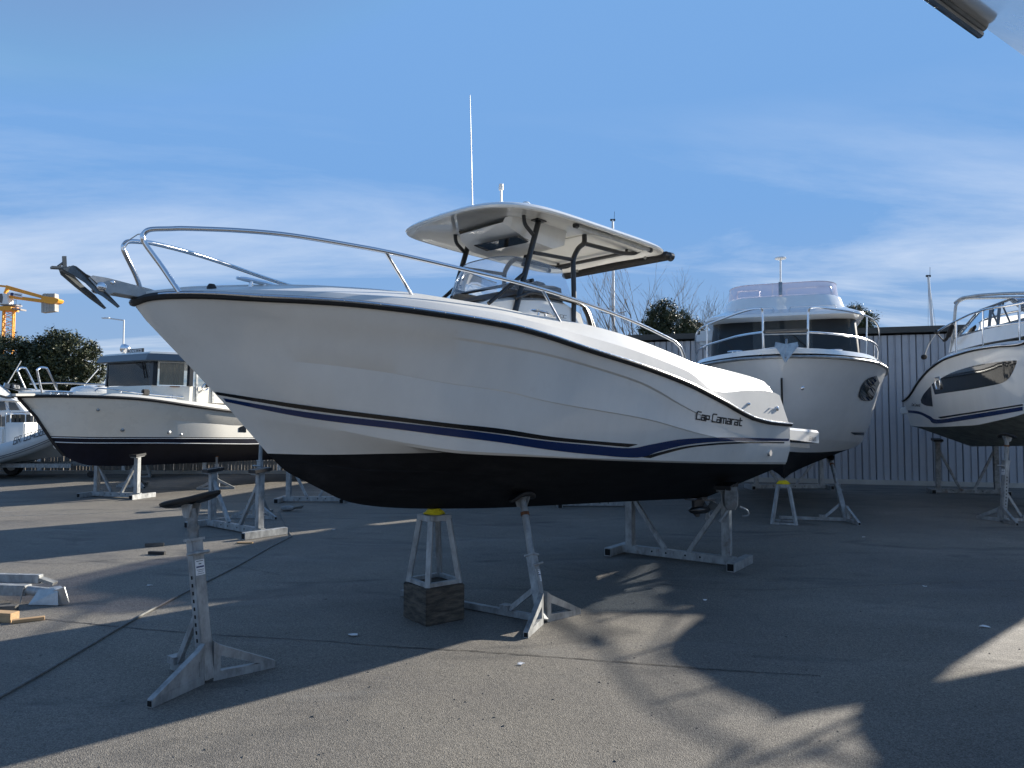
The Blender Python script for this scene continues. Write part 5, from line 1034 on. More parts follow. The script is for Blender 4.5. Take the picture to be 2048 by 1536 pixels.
# ------------------------------------------------------------------ cream cabin boat on the left
k2 = ground(235, 993); O2 = depth(235, 932, k2.y); F2 = Frame(O2, 60.0, 1.0); F2.rng = (11, 26)
b2 = thing('cabin_boat', 'cream cabin boat with navy bottom, grey visor and curtained windows left of the big bow', 'boat', M=F2.M)
T2 = [(0, 0), (.05, .06), (.2, .18), (.5, .40), (1, .72), (1.6, 1.02), (2.4, 1.28), (3.5, 1.46), (9, 1.48)]
def sc2(k, pw_=1.0): return [(d, b * k) for d, b in T2]
S2 = row_px(F2, [(36, 793), (60, 792.5), (110, 792), (171, 793), (230, 795), (273, 797.5), (330, 804), (376, 811), (420, 817), (458, 822), (500, 827)], sc2(1))
M2_ = row_px(F2, [(62, 818), (110, 822), (171, 825), (273, 832), (376, 842), (470, 850)], [(d, b * .90) for d, b in T2])
W2 = row_px(F2, [(98, 872), (140, 873), (200, 874), (308, 874), (400, 874.5), (495, 875)], [(0, 0), (.1, .06), (.4, .22), (1, .54), (1.6, .84), (2.4, 1.1), (3.5, 1.3), (9, 1.38)])
B2 = row_px(F2, [(106, 884), (150, 885.5), (200, 886), (308, 886), (400, 887), (495, 888)], [(0, 0), (.1, .05), (.4, .20), (1, .50), (1.6, .80), (2.4, 1.06), (3.5, 1.27), (9, 1.35)])
XL = 7.0
def extend(r, x1, dz=0.0): return Row([(x, r.b(x), r.z(x)) for x in stations(r, 40)] + [(x1, r.b(r.x1), r.z(r.x1) + dz)])
S2, M2_, W2, B2 = extend(S2, XL), extend(M2_, XL, .02), extend(W2, XL, .03), extend(B2, XL, .03)
kk = [F2.y(a, b, 0) for a, b in ((106, 884), (112, 894), (127, 910), (140, 918), (155, 925), (176, 930.5), (210, 932), (260, 931.5))]
K2 = Row([(p.x, 0, p.z) for p in kk] + [(XL, 0, 0.0)]); B2.z; ci = Row([(x, max(0, B2.b(x) - .18 * min(1, (x - B2.x0))), B2.z(x) - .10 * min(1, (x - B2.x0) * 2)) for x in stations(B2, 40)])
skin([K2, ci, B2], 40).build('bottom', 'antifouling_navy', b2, 30)
skin([B2, W2], 40).build('boot_top', 'antifouling_navy', b2, 30)
M2l = Row([(x, max(0, M2_.b(x) - .012 * min(1, (x - M2_.x0))), M2_.z(x) - .012) for x in stations(M2_, 40)])
h2 = skin([W2, M2l, M2_, S2], 50).build('hull', 'gelcoat_cream', b2, 25); TT2 = bvh_of(h2)
wl = MB(); 
for r_, off in ((W2, -.028), (B2, .0)):
    MB().tube([Vector((x, -(lerp(W2.b(x), B2.b(x), .3 if off else 1) + .004), r_.z(x) + off)) for x in stations(r_, 40)], .010, 6).build('waterline_stripe', 'white_line', b2)
MB().tube(around(S2, .004, .0), .035, 8).build('rub_rail', 'rubber', b2, 40)
d2a = Row([(x, max(0, S2.b(x) - .01), S2.z(x) + .035) for x in stations(S2, 40)]); d2b = Row([(x, max(0, S2.b(x) - .05 * min(1, (x - S2.x0) * 2)), S2.z(x) + .09 + .05 * max(0, min(1, x / 2))) for x in stations(S2, 40)]); d2c = Row([(x, 0, S2.z(x) + .13 + .05 * max(0, min(1, x / 2))) for x in stations(S2, 40)])
skin([d2a, d2b, d2c], 40).build('deck', 'gelcoat_cream', b2, 25)
MB().beam(F2.y(20, 790, 0), F2.y(70, 789, 0) + Vector((.1, 0, 0)), .45, .05).build('anchor_platform', 'gelcoat_cream', b2)
MB().tube([F2.y(37, 796, -.02), F2.y(72, 834, -.02), F2.y(97, 872, -.02), F2.y(112, 893, -.02), F2.y(128, 911, -.02)], .03, 6).build('stem_band', 'rubber', b2)
for a, b, r_ in ((196, 820, .03), (245, 860, .04), (338, 865, .04), (362, 869, .03)):
    q = lay(F2, TT2, a, b, 0); 
    if q: MB().lathe(q, [(r_, .03), (r_, -.02), (r_ * .4, -.03)], 10, 'y').build('through_hull_fitting', 'steel_dull', b2, 40)
q0 = decal(F2, TT2, [(477, 856), (484, 852), (492, 851)], [(477, 864), (484, 864.5), (492, 865)], 6, .008)
if q0.f: q0.build('hull_window', 'window_dark', b2)
# cabin: front panel, angled corner panel, side
def c2(px, py, y): return F2.y(px, py, y)
xf = F2.at(240, 745, 1, 0).x; hwc = 1.02; zb2 = c2(360, 800, -hwc).z; zs2 = c2(300, 770, -.55).z; zt2 = c2(352, 722, -hwc).z
xb, xs = F2.y(205, 771, .95).x, F2.y(302, 771, -.50).x
cx0 = xs; yfl = min(1.25, F2.x(205, 771, xs).y)
pf = [(cx0, yfl), (cx0 + .02, -.50), (cx0 + .62, -1.04), (cx0 + 4.0, -1.04), (cx0 + 4.0, yfl)]
pt = [(cx0 + .02, .96), (cx0 + .04, -.50), (cx0 + .64, -1.02), (cx0 + 4.0, -1.02), (cx0 + 4.0, .96)]
zlow = S2.z(cx0) + .05
house([[Vector((x, y, zlow)) for x, y in pf], [Vector((x, y, zs2)) for x, y in pf]], 'cabin_lower', 'gelcoat_cream', b2, 20)
# window band: posts, panes, curtains inside
def band(i, u): a, b = pf[i], pf[i + 1]; return Vector((lerp(a[0], b[0], u), lerp(a[1], b[1], u), 0))
def post(i, u, w_=.05, nm='window_post', mt='frame_black'):
    p = band(i, u); MB().beam((p.x, p.y, zs2), (p.x + .02, p.y * .985, zt2), w_, w_, (1, 0, 0)).build(nm, mt, b2)
for i, u, w_ in ((0, .0, .06), (1, 0.03, .12), (2, 0.0, .10), (2, .14, .06), (2, .42, .05), (2, .70, .05), (2, 1.0, .1)): post(i, u, w_)
MB().beam((pf[2][0] + .18, -1.06, zlow), (pf[2][0] + .18, -1.04, zt2), .05, .03).build('door_track', 'steel_dull', b2)
MB().beam((pf[2][0] + .62, -1.06, zlow), (pf[2][0] + .62, -1.04, zt2), .05, .03).build('door_track', 'steel_dull', b2)
def pane(i, u0, u1, nm='window_pane', mt='cabin_glass', inset=.0, z0=None, z1=None):
    a, b = band(i, u0), band(i, u1); c = Vector((cx0 + 2, 0, 0)); a = a.lerp(c, inset); b = b.lerp(c, inset); z0 = z0 or zs2 + .01; z1 = z1 or zt2 - .01
    d = (b - a).normalized(); n = Vector((d.y, -d.x, 0)) * .006
    return MB().prism([a + Vector((0, 0, z0)), b + Vector((0, 0, z0)), b + Vector((0, 0, z1)), a + Vector((0, 0, z1))], n).build(nm, mt, b2)
pane(0, .03, .97); pane(1, .1, .93); pane(2, .03, .13); pane(2, .15, .41); pane(2, .43, .69); pane(2, .71, .99)
def drape(i, u0, u1, inset):
    n = 40; r0, r1 = [], []; c = Vector((cx0 + 2, 0, 0)); ph = random.random() * 6
    for k in range(n + 1):
        u = lerp(u0, u1, k / n); p = band(i, u).lerp(c, inset + .010 * math.sin(k * 1.3 + ph) + .006 * math.sin(k * 2.9))
        r0.append(Vector((p.x, p.y, zs2 + .02))); r1.append(Vector((p.x, p.y, zt2 - .02)))
    MB().loft([r0, r1]).build('curtain', 'curtain', b2, 60)
drape(0, .03, .97, .035); drape(1, .12, .80, .035); drape(2, .50, .69, .08)
MB().box((cx0 + 2.1, 0, zs2 - .02), (3.6, 1.8, .02)).build('cabin_sole_shelf', 'interior_brown', b2)
MB().box((cx0 + .25, .40, zs2 + .08), (.22, .75, .14)).build('chart_box', 'interior_brown', b2)
MB().tube([Vector((cx0 + .12, -.02, zs2 + .02)) + Vector((.03 * math.sin(a), .16 * math.cos(a), .12 * max(0, math.sin(a)))) for a in [math.pi * k / 12 for k in range(13)]], .012, 6).build('steering_wheel', 'rubber', b2)
vis = [(cx0 - .22, yfl + .12), (cx0 - .20, -.56), (cx0 + .50, -1.16), (cx0 + 4.2, -1.16), (cx0 + 4.2, yfl + .12)]
zv = c2(300, 707, -.5).z
house([[Vector((x + .04, y * .96, zt2 - .01)) for x, y in vis], [Vector((x, y, zt2 + .01)) for x, y in vis], [Vector((x + .07, y * .98, zv)) for x, y in vis]], 'visor', 'visor_grey', b2, 20)
house([[Vector((x + .09, y * .96, zv - .01)) for x, y in vis], [Vector((x + .16, y * .92, zv + .05)) for x, y in vis]], 'roof', 'gelcoat_cream', b2, 20)
rt = zv + .04
sl = F2.x(249, 697, cx0 + .3); MB().lathe(Vector((cx0 + .3, sl.y, sl.z)), [(.03, -.10), (.10, -.06), (.115, 0), (.09, .08), (.03, .10)], 16, 'x').build('searchlight', 'chrome', b2, 40)
MB().tube([Vector((cx0 + .3, sl.y, rt - .02)), Vector((cx0 + .3, sl.y, sl.z))], .035, 8).build('searchlight_stem', 'white_plastic', b2)
n0, n1 = F2.x(255, 703, cx0 + .25), F2.x(287, 702, cx0 + .25)
pl2 = MB().box(((n0 + n1) / 2).to_tuple(), (.03, abs(n1.y - n0.y), .12)).build('name_board', 'frame_black', b2)
Ln = text_width('COGNBECCO'); letters('COGNBECCO', lambda u, v: Vector((n0.x - .019, lerp(n0.y - .03, n1.y + .03, u / Ln), n0.z - .032 + v * .06)), .16).build('lettering', 'white_line', pl2, kind='stuff')
MB().beam(Vector((n0.x + .02, (n0.y + n1.y) / 2, rt - .02)), Vector((n0.x + .02, (n0.y + n1.y) / 2, n0.z)), .04, .03).build('board_bracket', 'steel_dull', b2)
for px, nm in ((226, 'roof_lamp'), (268, 'roof_lamp'), (316, 'roof_dome')):
    q = F2.x(px, 705, cx0 + .5); MB().lathe(Vector((cx0 + .5, q.y, rt - .01)), [(.06, 0), (.06, .05), (.03, .085)], 12).build(nm, 'steel_dull' if nm == 'roof_dome' else 'white_plastic', b2, 40)
for s_ in (0, .035): MB().beam(F2.x(263 + s_ * 200, 721, cx0 - .03), F2.x(286 + s_ * 60, 738, cx0 - .02), .012, .012).build('wiper', 'rubber', b2)
MB().beam(F2.x(285, 725, cx0 - .02), F2.x(290, 756, cx0 - .02), .03, .012).build('wiper_blade', 'rubber', b2)
# bow hoops, handrails and cleats
for pts in ([(51, 779), (37, 748), (36, 741), (40, 736), (48, 736), (54, 741), (75, 783)], [(84, 786), (75, 745), (76, 738), (82, 735), (91, 736), (96, 741), (117, 785)]):
    MB().tube(smoothpts([c2(a, b, -.25 if pts[0][0] > 60 else .25) for a, b in pts], 5), .022, 8).build('bow_hoop', 'chrome', b2, 40)
def rail2(pts, y, nm='deck_handrail', r_=.015): MB().tube(fillet([c2(a, b, y) for a, b in pts], .1), r_, 8).build(nm, 'chrome', b2, 40)
rail2([(190, 782), (196, 776), (238, 780), (280, 787), (345, 793), (398, 798), (398, 806)], -.95)
for a, b, b1 in ((243, 781, 788), (278, 786, 793), (345, 790, 802), (368, 794, 806)): MB().tube([c2(a, b, -.95), c2(a, b1, -.95)], .014, 6).build('handrail_post', 'chrome', b2)
MB().box(c2(291, 785, -.93), (.16, .10, .14)).build('side_light', 'rubber', b2, bevel=.02)
for a, b in ((106, 787), (122, 787), (140, 788), (340, 800)): cleat(c2(a, b + 2, -.55 if a < 200 else -1.2), 0, b2, 1.2)
MB().tube(smoothpts([c2(416, 772, -1.1) + Vector((.0, 0, .09)), c2(410, 768, -1.1), c2(404, 775, -1.1), c2(410, 781, -1.1), c2(416, 777, -1.1)], 5), .02, 8).build('horn', 'chrome', b2, 40)
an2 = thing('bow_anchor', 'grey anchor with a lettered plate on the bow platform of the cream cabin boat', 'anchor', M=F2.M @ Matrix.Translation(c2(25, 778, 0)))
oa2 = c2(25, 778, 0)
MB().beam(c2(8, 770, 0) - oa2, c2(62, 784, 0) - oa2, .04, .09, (0, 0, 1)).build('shank', 'chrome', an2)
MB().prism([c2(-12, 786, -.2) - oa2, c2(0, 769, 0) - oa2, c2(14, 776, 0) - oa2, c2(30, 797, -.1) - oa2], (0, .35, 0)).build('fluke', 'steel_dull', an2)
MB().beam(c2(24, 771, -.06) - oa2, c2(42, 774.5, -.06) - oa2, .01, .11, (0, 0, 1)).build('name_plate', 'frame_black', an2)
dl0, dl1 = c2(26, 775.2, -.07) - oa2, c2(40, 777.5, -.07) - oa2; Ld = text_width('DELTA')
letters('DELTA', lambda u, v: dl0.lerp(dl1, u / Ld) + Vector((0, -.004, v * .055)), .17).build('lettering', 'white_line', an2, kind='stuff')

# ------------------------------------------------------------------ boats behind on the left
# small white sport boat behind the cream one
FS = Frame(depth(222, 936, 21.0), 60, 0); bs_ = thing('sport_boat', 'white sport boat with low rail behind the cream cabin boat bow', 'boat', M=FS.M)
Sx = Row([(-2.4, 0, 2.05), (-2.2, .4, 2.05), (-1.6, .85, 2.0), (-.6, 1.15, 1.95), (1, 1.2, 1.9), (5, 1.2, 1.85)]); Cx = Row([(-1.6, 0, .9), (-1, .5, .85), (0, .9, .8), (1.5, 1.05, .75), (5, 1.05, .7)]); Kx = Row([(-1.6, 0, .9), (-1.2, 0, .4), (-.4, 0, .15), (.5, 0, .1), (5, 0, .1)])
skin([Kx, Cx, Sx], 30).build('hull', 'gelcoat', bs_, 30); skin([Sx, Row([(x, Sx.b(x) * .85, Sx.z(x) + .12) for x in stations(Sx, 20)]), Row([(x, 0, Sx.z(x) + .18) for x in stations(Sx, 20)])], 30).build('deck', 'gelcoat', bs_, 30)
MB().loft(egg((-.2, 0, 2.2), .9, .65, .2, 16, 8, .7), True).build('trunk_cabin', 'gelcoat', bs_, 50)
MB().box((-.55, -.35, 2.34), (.35, .3, .04)).build('deck_hatch', 'window_dark', bs_)
MB().tube(smoothpts([(-2.3, -.1, 2.35), (-1.9, -.6, 2.38), (-.8, -1.05, 2.36), (1, -1.12, 2.32), (2.5, -1.12, 2.3)], 5), .02, 6).build('bow_rail', 'chrome', bs_, 40)
for x, y in ((-1.9, -.6), (-.8, -1.05), (1, -1.12)): MB().tube([(x, y, 2.36), (x + .05, y - .02, 1.98)], .015, 6).build('rail_stanchion', 'chrome', bs_)
MB().tube([(-.9, -.1, 2.35), (-.5, -.1, 2.85)], .012, 6).build('whip_antenna', 'white_plastic', bs_)
keel_stand(FS.M @ Vector((1, 0, 0)), .001, FS.M.translation.z + .10, 'keel stand under the white sport boat', .1, .2, .4)
# inflatable on its trailer
gR = ground(60, 962); FR = Frame(Vector((gR.x, gR.y + 1.2, 0)), 178, 0); FR.rng = (10, 30)
rb = thing('inflatable_boat', 'white inflatable boat with registration BR 034385 and console at the left edge', 'boat', M=FR.M)
yr = FR.o.y; sgn = -1 if FR.o.y < 0 else 1
def rp_(px, py, y=0.0): return FR.y(px, py, y)
yt = sgn * .75
tc_ = [rp_(a, b, yt) for a, b in ((-160, 925), (-60, 921), (0, 907), (40, 896), (75, 884), (100, 874), (118, 867))]
nose = tc_[-1] + Vector((tc_[-1].x - tc_[-2].x, 0, .10)) * 1.2
tubc = tc_ + [Vector((nose.x, yt * .55, nose.z)), Vector((nose.x + (nose.x - tc_[-1].x) * .4, 0, nose.z + .05))]
tubc = smoothpts(tubc, 5); full = tubc + [Vector((p.x, -p.y, p.z)) for p in reversed(tubc[:-1])]
MB().tube(full, .27, 16).build('inflatable_tube', 'hypalon', rb, 50)
for dz_, nm in ((-.12, 'rubbing_strake'), (-.17, 'rubbing_strake')): MB().tube([p + Vector((0, sgn * math.sqrt(.275 ** 2 - dz_ ** 2), dz_)) for p in tubc[:-12]], .010, 6).build(nm, 'dark_vinyl', rb)
hx = [rp_(a, b, 0) for a, b in ((-160, 948), (0, 935), (60, 912), (126, 905))]
kr = [rp_(a, b, 0) for a, b in ((-160, 932), (-20, 925), (60, 912), (128, 904))]
MB().loft([[p + Vector((0, sgn * w_, dz_)) for p in kr] for w_, dz_ in ((-.6, .25), (0, -.12), (.6, .25))]).build('rigid_hull', 'gelcoat', rb, 40)
def trb(u, v, L=text_width('BR 034385')):
    a = rp_(40, 886, yt); b = rp_(108, 864, yt); p = a.lerp(b, u / L); ang = .75 - v * .55
    up_ = Vector((0, 0, 1)); z_ = -.03 + v * .19; return Vector((p.x, yt + sgn * math.sqrt(max(.001, .278 ** 2 - z_ ** 2)), p.z + z_))
letters('BR 034385', trb, .12, .05).build('lettering', 'ink', rb, kind='stuff')
cA, cB = rp_(24, 880, 0), rp_(63, 848, 0)
MB().box(((cA.x + cB.x) / 2, 0, (cA.z + cB.z) / 2 - .1), (abs(cB.x - cA.x), .6, abs(cB.z - cA.z) + .3)).build('console', 'white_plastic', rb, bevel=.03)
MB().box(((cA.x + cB.x) / 2 + .0, sgn * .303, (cA.z + cB.z) / 2), (abs(cB.x - cA.x) * .5, .01, abs(cB.z - cA.z) * .6)).build('console_door', 'gelcoat', rb, bevel=.004)
sA, sB = rp_(22, 846, 0), rp_(61, 829, 0)
MB().box(((sA.x + sB.x) / 2, 0, (sA.z + sB.z) / 2), (abs(sB.x - sA.x), .01, abs(sB.z - sA.z))).build('windscreen', 'smoke_glass', rb)
MB().tube(fillet([Vector((sA.x, .2, sA.z - .1)), Vector((sA.x, .2, sB.z + .02)), Vector((sB.x, .2, sB.z + .02)), Vector((sB.x, .2, sA.z - .1))], .08), .016, 6).build('console_hoop', 'chrome', rb)
for a in (12, 21): q0_, q1_ = rp_(a, 862, sgn * .2), rp_(a, 826, sgn * .2); MB().tube([q0_ - Vector((0, 0, .2)), q1_], .02, 8).build('arch_post', 'white_paint', rb)
MB().box(rp_(3, 872, 0), (.6, .6, .55)).build('seat', 'white_plastic', rb, bevel=.06)
tr_ = thing('boat_trailer', 'galvanised boat trailer under the inflatable at the left edge', 'trailer', M=FR.M)
za_ = rp_(60, 929, 0).z; xs_ = sorted([rp_(-200, 930, 0).x, rp_(165, 930, 0).x])
MB().beam((xs_[0], sgn * .5, za_), (xs_[1], sgn * .25, za_), .08, .12).build('frame_beam', 'galvanised', tr_); MB().beam((xs_[0], -sgn * .5, za_), (xs_[1], -sgn * .25, za_), .08, .12).build('frame_beam', 'galvanised', tr_)
wx = rp_(-10, 950, 0).x
for s_ in (1, -1):
    MB().lathe((wx, s_ * .75, .30), [(.12, -.09), (.28, -.09), (.30, -.06), (.30, .06), (.28, .09), (.12, .09)], 20, 'y').build('wheel', 'rubber', tr_, 40); MB().lathe((wx, s_ * .75, .30), [(.15, -.10), (.15, .10)], 14, 'y').build('rim', 'steel_dull', tr_, 40)
MB().beam((wx, -.7, .30), (wx, .7, .30), .06, .06).build('axle', 'galvanised', tr_)
p_ = rp_(84, 920, 0); MB().tube([(p_.x, 0, za_), (p_.x, 0, za_ + .30)], .035, 8).build('winch_post', 'galvanised_old', tr_); MB().loft(egg((p_.x, 0, za_ + .34), .10, .08, .08, 10, 6), True).build('winch', 'rubber', tr_, 40)
jx = rp_(182, 950, 0).x; MB().tube([(jx, .0, za_ + .1), (jx, 0, .12)], .03, 8).build('jockey_post', 'galvanised', tr_); MB().lathe((jx, 0, .105), [(.03, -.04), (.10, -.035), (.10, .035), (.03, .04)], 14, 'y').build('jockey_wheel', 'rubber', tr_, 40)
MB().beam((xs_[1] if abs(xs_[1] - jx) < abs(xs_[0] - jx) else xs_[0], 0, za_), (jx, 0, za_), .08, .10).build('drawbar', 'galvanised', tr_)
# white cabin boat further left behind
FQ = Frame(depth(0, 900, 26.0), 178, 0); bq = thing('pilothouse_boat', 'white boat with dark cabin windows behind the inflatable at the left edge', 'boat', M=FQ.M)
def rq(px, py, y=-0.0): return FQ.y(px, py, y)
s3 = 1 if FQ.o.y > 0 else -1
def slab(nm, mt, pts, d0, d1): MB().prism([rq(a, b, 0) + Vector((0, s3 * d0, 0)) for a, b in pts], (0, s3 * (d1 - d0), 0)).build(nm, mt, bq)
slab('hull', 'gelcoat', [(-140, 826), (66, 822), (70, 832), (60, 880), (40, 900), (-140, 900)], -2.0, .2)
slab('cabin', 'gelcoat', [(-120, 795), (30, 799), (52, 824), (-120, 826)], -1.7, 0)
slab('cabin_window', 'window_dark', [(-20, 803), (9, 803), (12, 820), (-20, 821)], 0.01, .03); slab('cabin_window', 'window_dark', [(18, 804), (30, 805), (40, 820), (20, 820)], 0.01, .03)
slab('cabin_roof', 'gelcoat', [(-130, 792), (20, 794), (38, 802), (-130, 799)], -1.9, .15)
MB().tube([rq(5, 838, 0) + Vector((0, s3 * .25, 0)), rq(26, 742, 0)], .012, 6).build('whip_antenna', 'white_plastic', bq) if False else None
MB().tube([rq(9, 778, -.5), rq(42, 722, -.5)], .015, 6).build('whip_antenna', 'white_plastic', bq)
MB().tube([rq(9, 778, -.5), rq(2, 800, -.5)], .03, 6).build('antenna_mount', 'white_plastic', bq)
MB().tube([rq(10, 806, s3 * .3), rq(22, 826, s3 * .3), rq(60, 824, s3 * .3)], .014, 6).build('side_rail', 'chrome', bq)
for x in (-1.5, .6): MB().beam((x, -s3 * .6, -FQ.M.translation.z), (x, -s3 * .6, .3), .3, .3).build('support_block', 'wood_grey', bq)

# hull hidden behind the middle boat; its stands show below the keel
F6 = Frame(Vector((-.6, 15.4, .95)), 40, 0); b6 = thing('far_motorboat', 'motorboat standing behind the middle motorboat, almost wholly hidden by it', 'boat', M=F6.M)
S6 = Row([(-4.0, 0, 2.45), (-3.8, .5, 2.45), (-3.0, 1.05, 2.4), (-1.4, 1.5, 2.3), (1, 1.6, 2.0), (3.8, 1.55, 1.6)]); C6 = Row([(-2.6, 0, .7), (-1.9, .5, .65), (-.5, 1.1, .6), (3.8, 1.3, .5)]); K6 = Row([(-2.6, 0, .7), (-2.2, 0, .25), (-1.3, 0, 0), (3.8, 0, 0)])
skin([K6, C6], 24).build('bottom', 'antifouling', b6, 30); skin([C6, S6], 24).build('hull', 'gelcoat', b6, 30); skin([S6, Row([(x, 0, S6.z(x) + .1) for x in stations(S6, 20)])], 24).build('deck', 'gelcoat_deck', b6, 30)
MB().box((-.2, 0, 2.5), (2.6, 2.0, .8)).build('cabin', 'gelcoat', b6, bevel=.15)

# ------------------------------------------------------------------ timber fence along the back
fy = 23.4; f0 = depth(-150, 900, fy).x; f1 = depth(1190, 900, fy).x; fz = depth(80, 833, fy).z
fe = thing('timber_fence', 'long weathered timber board fence at the back left of the yard', 'fence', (0, fy, 0))
fb_ = MB(); x = f0
while x < f1: w_ = random.uniform(.085, .1); hh = fz + random.uniform(-.03, .03); fb_.box((x, random.uniform(-.008, .008), hh / 2 + .03), (w_, .022, hh)); x += w_ + .012
fb_.build('fence_board', 'fence_wood', fe, kind='stuff')
for zz in (.35, 1.35): MB().box(((f0 + f1) / 2, .05, zz), (f1 - f0, .05, .09)).build('fence_rail', 'fence_wood', fe)
for px in (-90, 82, 250, 411, 560, 700, 850, 1000, 1150): xx = depth(px, 900, fy).x; MB().box((xx, -.05, fz / 2), (.11, .07, fz)).build('fence_post', 'white_paint', fe)
kb = MB().box(((f0 + f1) / 2, 0, .05), (f1 - f0, .2, .1)).build('concrete_kerb', 'concrete', fe); kb.location = (0, -.2, 0)

# ------------------------------------------------------------------ trees
def leaf_tree(base, crown, label, lm, n, leaf=.12, trunk_r=.18, seed=1, group='evergreen trees beyond the yard'):
    """crown: list of ellipsoid lobes (cx, cy, cz, rx, ry, rz) in metres from the base"""
    rnd = random.Random(seed); t = thing('evergreen_tree', label, 'tree', base, 0, group)
    tk = MB(); topz = max(c[2] for c in crown)
    tk.tube(smoothpts([(0, 0, -.02), (.05, .02, topz * .35), (-.08, .05, topz * .7), (0, 0, topz)], 4), [lerp(trunk_r, trunk_r * .25, i / 12) for i in range(13)], 8)
    tk.build('trunk', 'bark', t, 50)
    br = MB()
    for c in crown: br.tube(smoothpts([(0, 0, topz * rnd.uniform(.25, .5)), (c[0] * .5, c[1] * .5, c[2] * .75), c[:3]], 4), [trunk_r * .4 * (1 - .08 * i) for i in range(9)], 6)
    br.build('limbs', 'bark', t, 50)
    cl = []                                                     # leaf clumps spread through the lobes, denser near the surface
    tot = sum(c[3] * c[4] * c[5] for c in crown)
    for c in crown:
        for _ in range(int(n / 34 * c[3] * c[4] * c[5] / tot) + 1):
            a = rnd.uniform(0, 6.283); u = rnd.uniform(-1, 1); r_ = rnd.uniform(.35, 1.0) ** .5 * (1 + .16 * noise.noise(Vector((c[0] + a * 2, u * 3, seed))))
            s_ = math.sqrt(1 - u * u); cl.append((Vector((c[0] + c[3] * r_ * s_ * math.cos(a), c[1] + c[4] * r_ * s_ * math.sin(a), c[2] + c[5] * r_ * u)), rnd.uniform(.18, .42)))
    vs, fs = [], []
    for p, R_ in cl:
        for _ in range(34):
            d = Vector((rnd.gauss(0, 1), rnd.gauss(0, 1), rnd.gauss(0, 1))).normalized(); q = p + d * R_ * rnd.uniform(.2, 1.0); s_ = leaf * rnd.uniform(.6, 1.3)
            u_ = Vector((rnd.gauss(0, 1), rnd.gauss(0, 1), rnd.gauss(0, .7))).normalized(); v_ = u_.cross(d); v_ = v_.normalized() if v_.length > .01 else u_.orthogonal()
            k = len(vs); vs += [q - u_ * s_, q - v_ * s_ * .45, q + u_ * s_, q + v_ * s_ * .45]; fs.append((k, k + 1, k + 2, k + 3))
    mb = MB(); mb.v = vs; mb.f = fs; mb.build('crown', lm, t, recalc=False, kind='stuff'); return t
def bare_tree(base, h, label, seed, spread=.5, r0=.10, levels=6, group='bare winter trees behind the building'):
    rnd = random.Random(seed); t = thing('bare_tree', label, 'tree', base, 0, group); tk = MB(); tw = MB()
    def grow(p, d, l, r_, lev):
        if lev == 0 or l < .08: return
        q = p + d * l; m = p.lerp(q, .5) + Vector((rnd.uniform(-1, 1), rnd.uniform(-1, 1), 0)) * l * .05
        (tk if lev > levels - 2 else tw).tube([p, m, q], [r_, r_ * .85, r_ * .7], 5 if lev > 3 else 3, caps=False)
        for k in range(3 if lev > levels - 2 else 2):
            nd = (d + Vector((rnd.uniform(-1, 1), rnd.uniform(-1, 1), rnd.uniform(-.2, .7))) * spread).normalized(); grow(p.lerp(q, rnd.uniform(.55, 1)), nd, l * rnd.uniform(.62, .85), r_ * .6, lev - 1)
    for k in range(2): grow(Vector((rnd.uniform(-.2, .2), 0, -.02)), Vector((rnd.uniform(-.35, .35), rnd.uniform(-.3, .3), 1)).normalized(), h * .30, r0, levels)
    tk.build('trunk', 'bark', t, 50); tw.build('crown', 'twig', t, recalc=False, kind='stuff'); return t
def gp(px, Y): p = depth(px, 835, Y); return Vector((p.x, p.y, 0))
Y1 = 33.0; m1 = Y1 / FPX
leaf_tree(gp(95, Y1), [((px - 95) * m1, dy, (835 - py) * m1 + 1.8, rx * m1, rx * m1 * .8, rz * m1) for px, py, rx, rz, dy in ((20, 735, 60, 65, 0), (75, 715, 55, 50, .4), (110, 705, 50, 46, 0), (150, 715, 45, 48, -.3), (180, 735, 34, 55, 0), (60, 770, 70, 60, -.5), (130, 775, 70, 60, 0), (-50, 745, 60, 70, 0), (110, 820, 90, 50, 0), (10, 820, 80, 50, 0))], 'broad dark evergreen oak behind the fence at the left edge', 'leaf_dark', 95000, .07, .3, 3)
Y2 = 38.0; m2 = Y2 / FPX
leaf_tree(gp(1330, Y2), [((px - 1330) * m2, dy, (835 - py) * m2 + 1.8, rx * m2, rx * m2, rz * m2) for px, py, rx, rz, dy in ((1318, 645, 24, 40, 0), (1335, 625, 16, 30, 0), (1304, 665, 22, 30, 0), (1345, 655, 20, 40, .3), (1330, 700, 34, 50, 0))], 'pointed dark evergreen above the building roof right of the mast', 'leaf_dark', 30000, .055, .2, 5)
leaf_tree(gp(1385, Y2 + 1), [((px - 1385) * m2, dy, (835 - py) * m2 + 1.8, rx * m2, rx * m2, rz * m2) for px, py, rx, rz, dy in ((1368, 640, 14, 30, 0), (1375, 670, 20, 40, 0), (1385, 690, 24, 40, 0))], 'smaller evergreen beside the pointed one above the roof', 'leaf_mid', 14000, .055, .15, 6)
leaf_tree(gp(1398, Y2 + 2), [((px - 1398) * m2, dy, (835 - py) * m2 + 1.8, rx * m2, rx * m2, rz * m2) for px, py, rx, rz, dy in ((1395, 650, 12, 22, 0), (1402, 675, 16, 35, 0))], 'brownish shrubby tree at the right of the evergreens above the roof', 'leaf_dry', 5000, .06, .12, 7)
leaf_tree(gp(1722, Y2), [((px - 1722) * m2, dy, (835 - py) * m2 + 1.8, rx * m2, rx * m2, rz * m2) for px, py, rx, rz, dy in ((1712, 630, 20, 20, 0), (1735, 640, 20, 20, 0), (1722, 670, 30, 40, 0))], 'dark rounded tree top right of the flybridge boat above the roof', 'leaf_mid', 14000, .055, .15, 8)
bare_tree(gp(1262, 41), 12.5, 'tall bare tree beside the sailing mast above the roof', 11, .55, .11, 7)
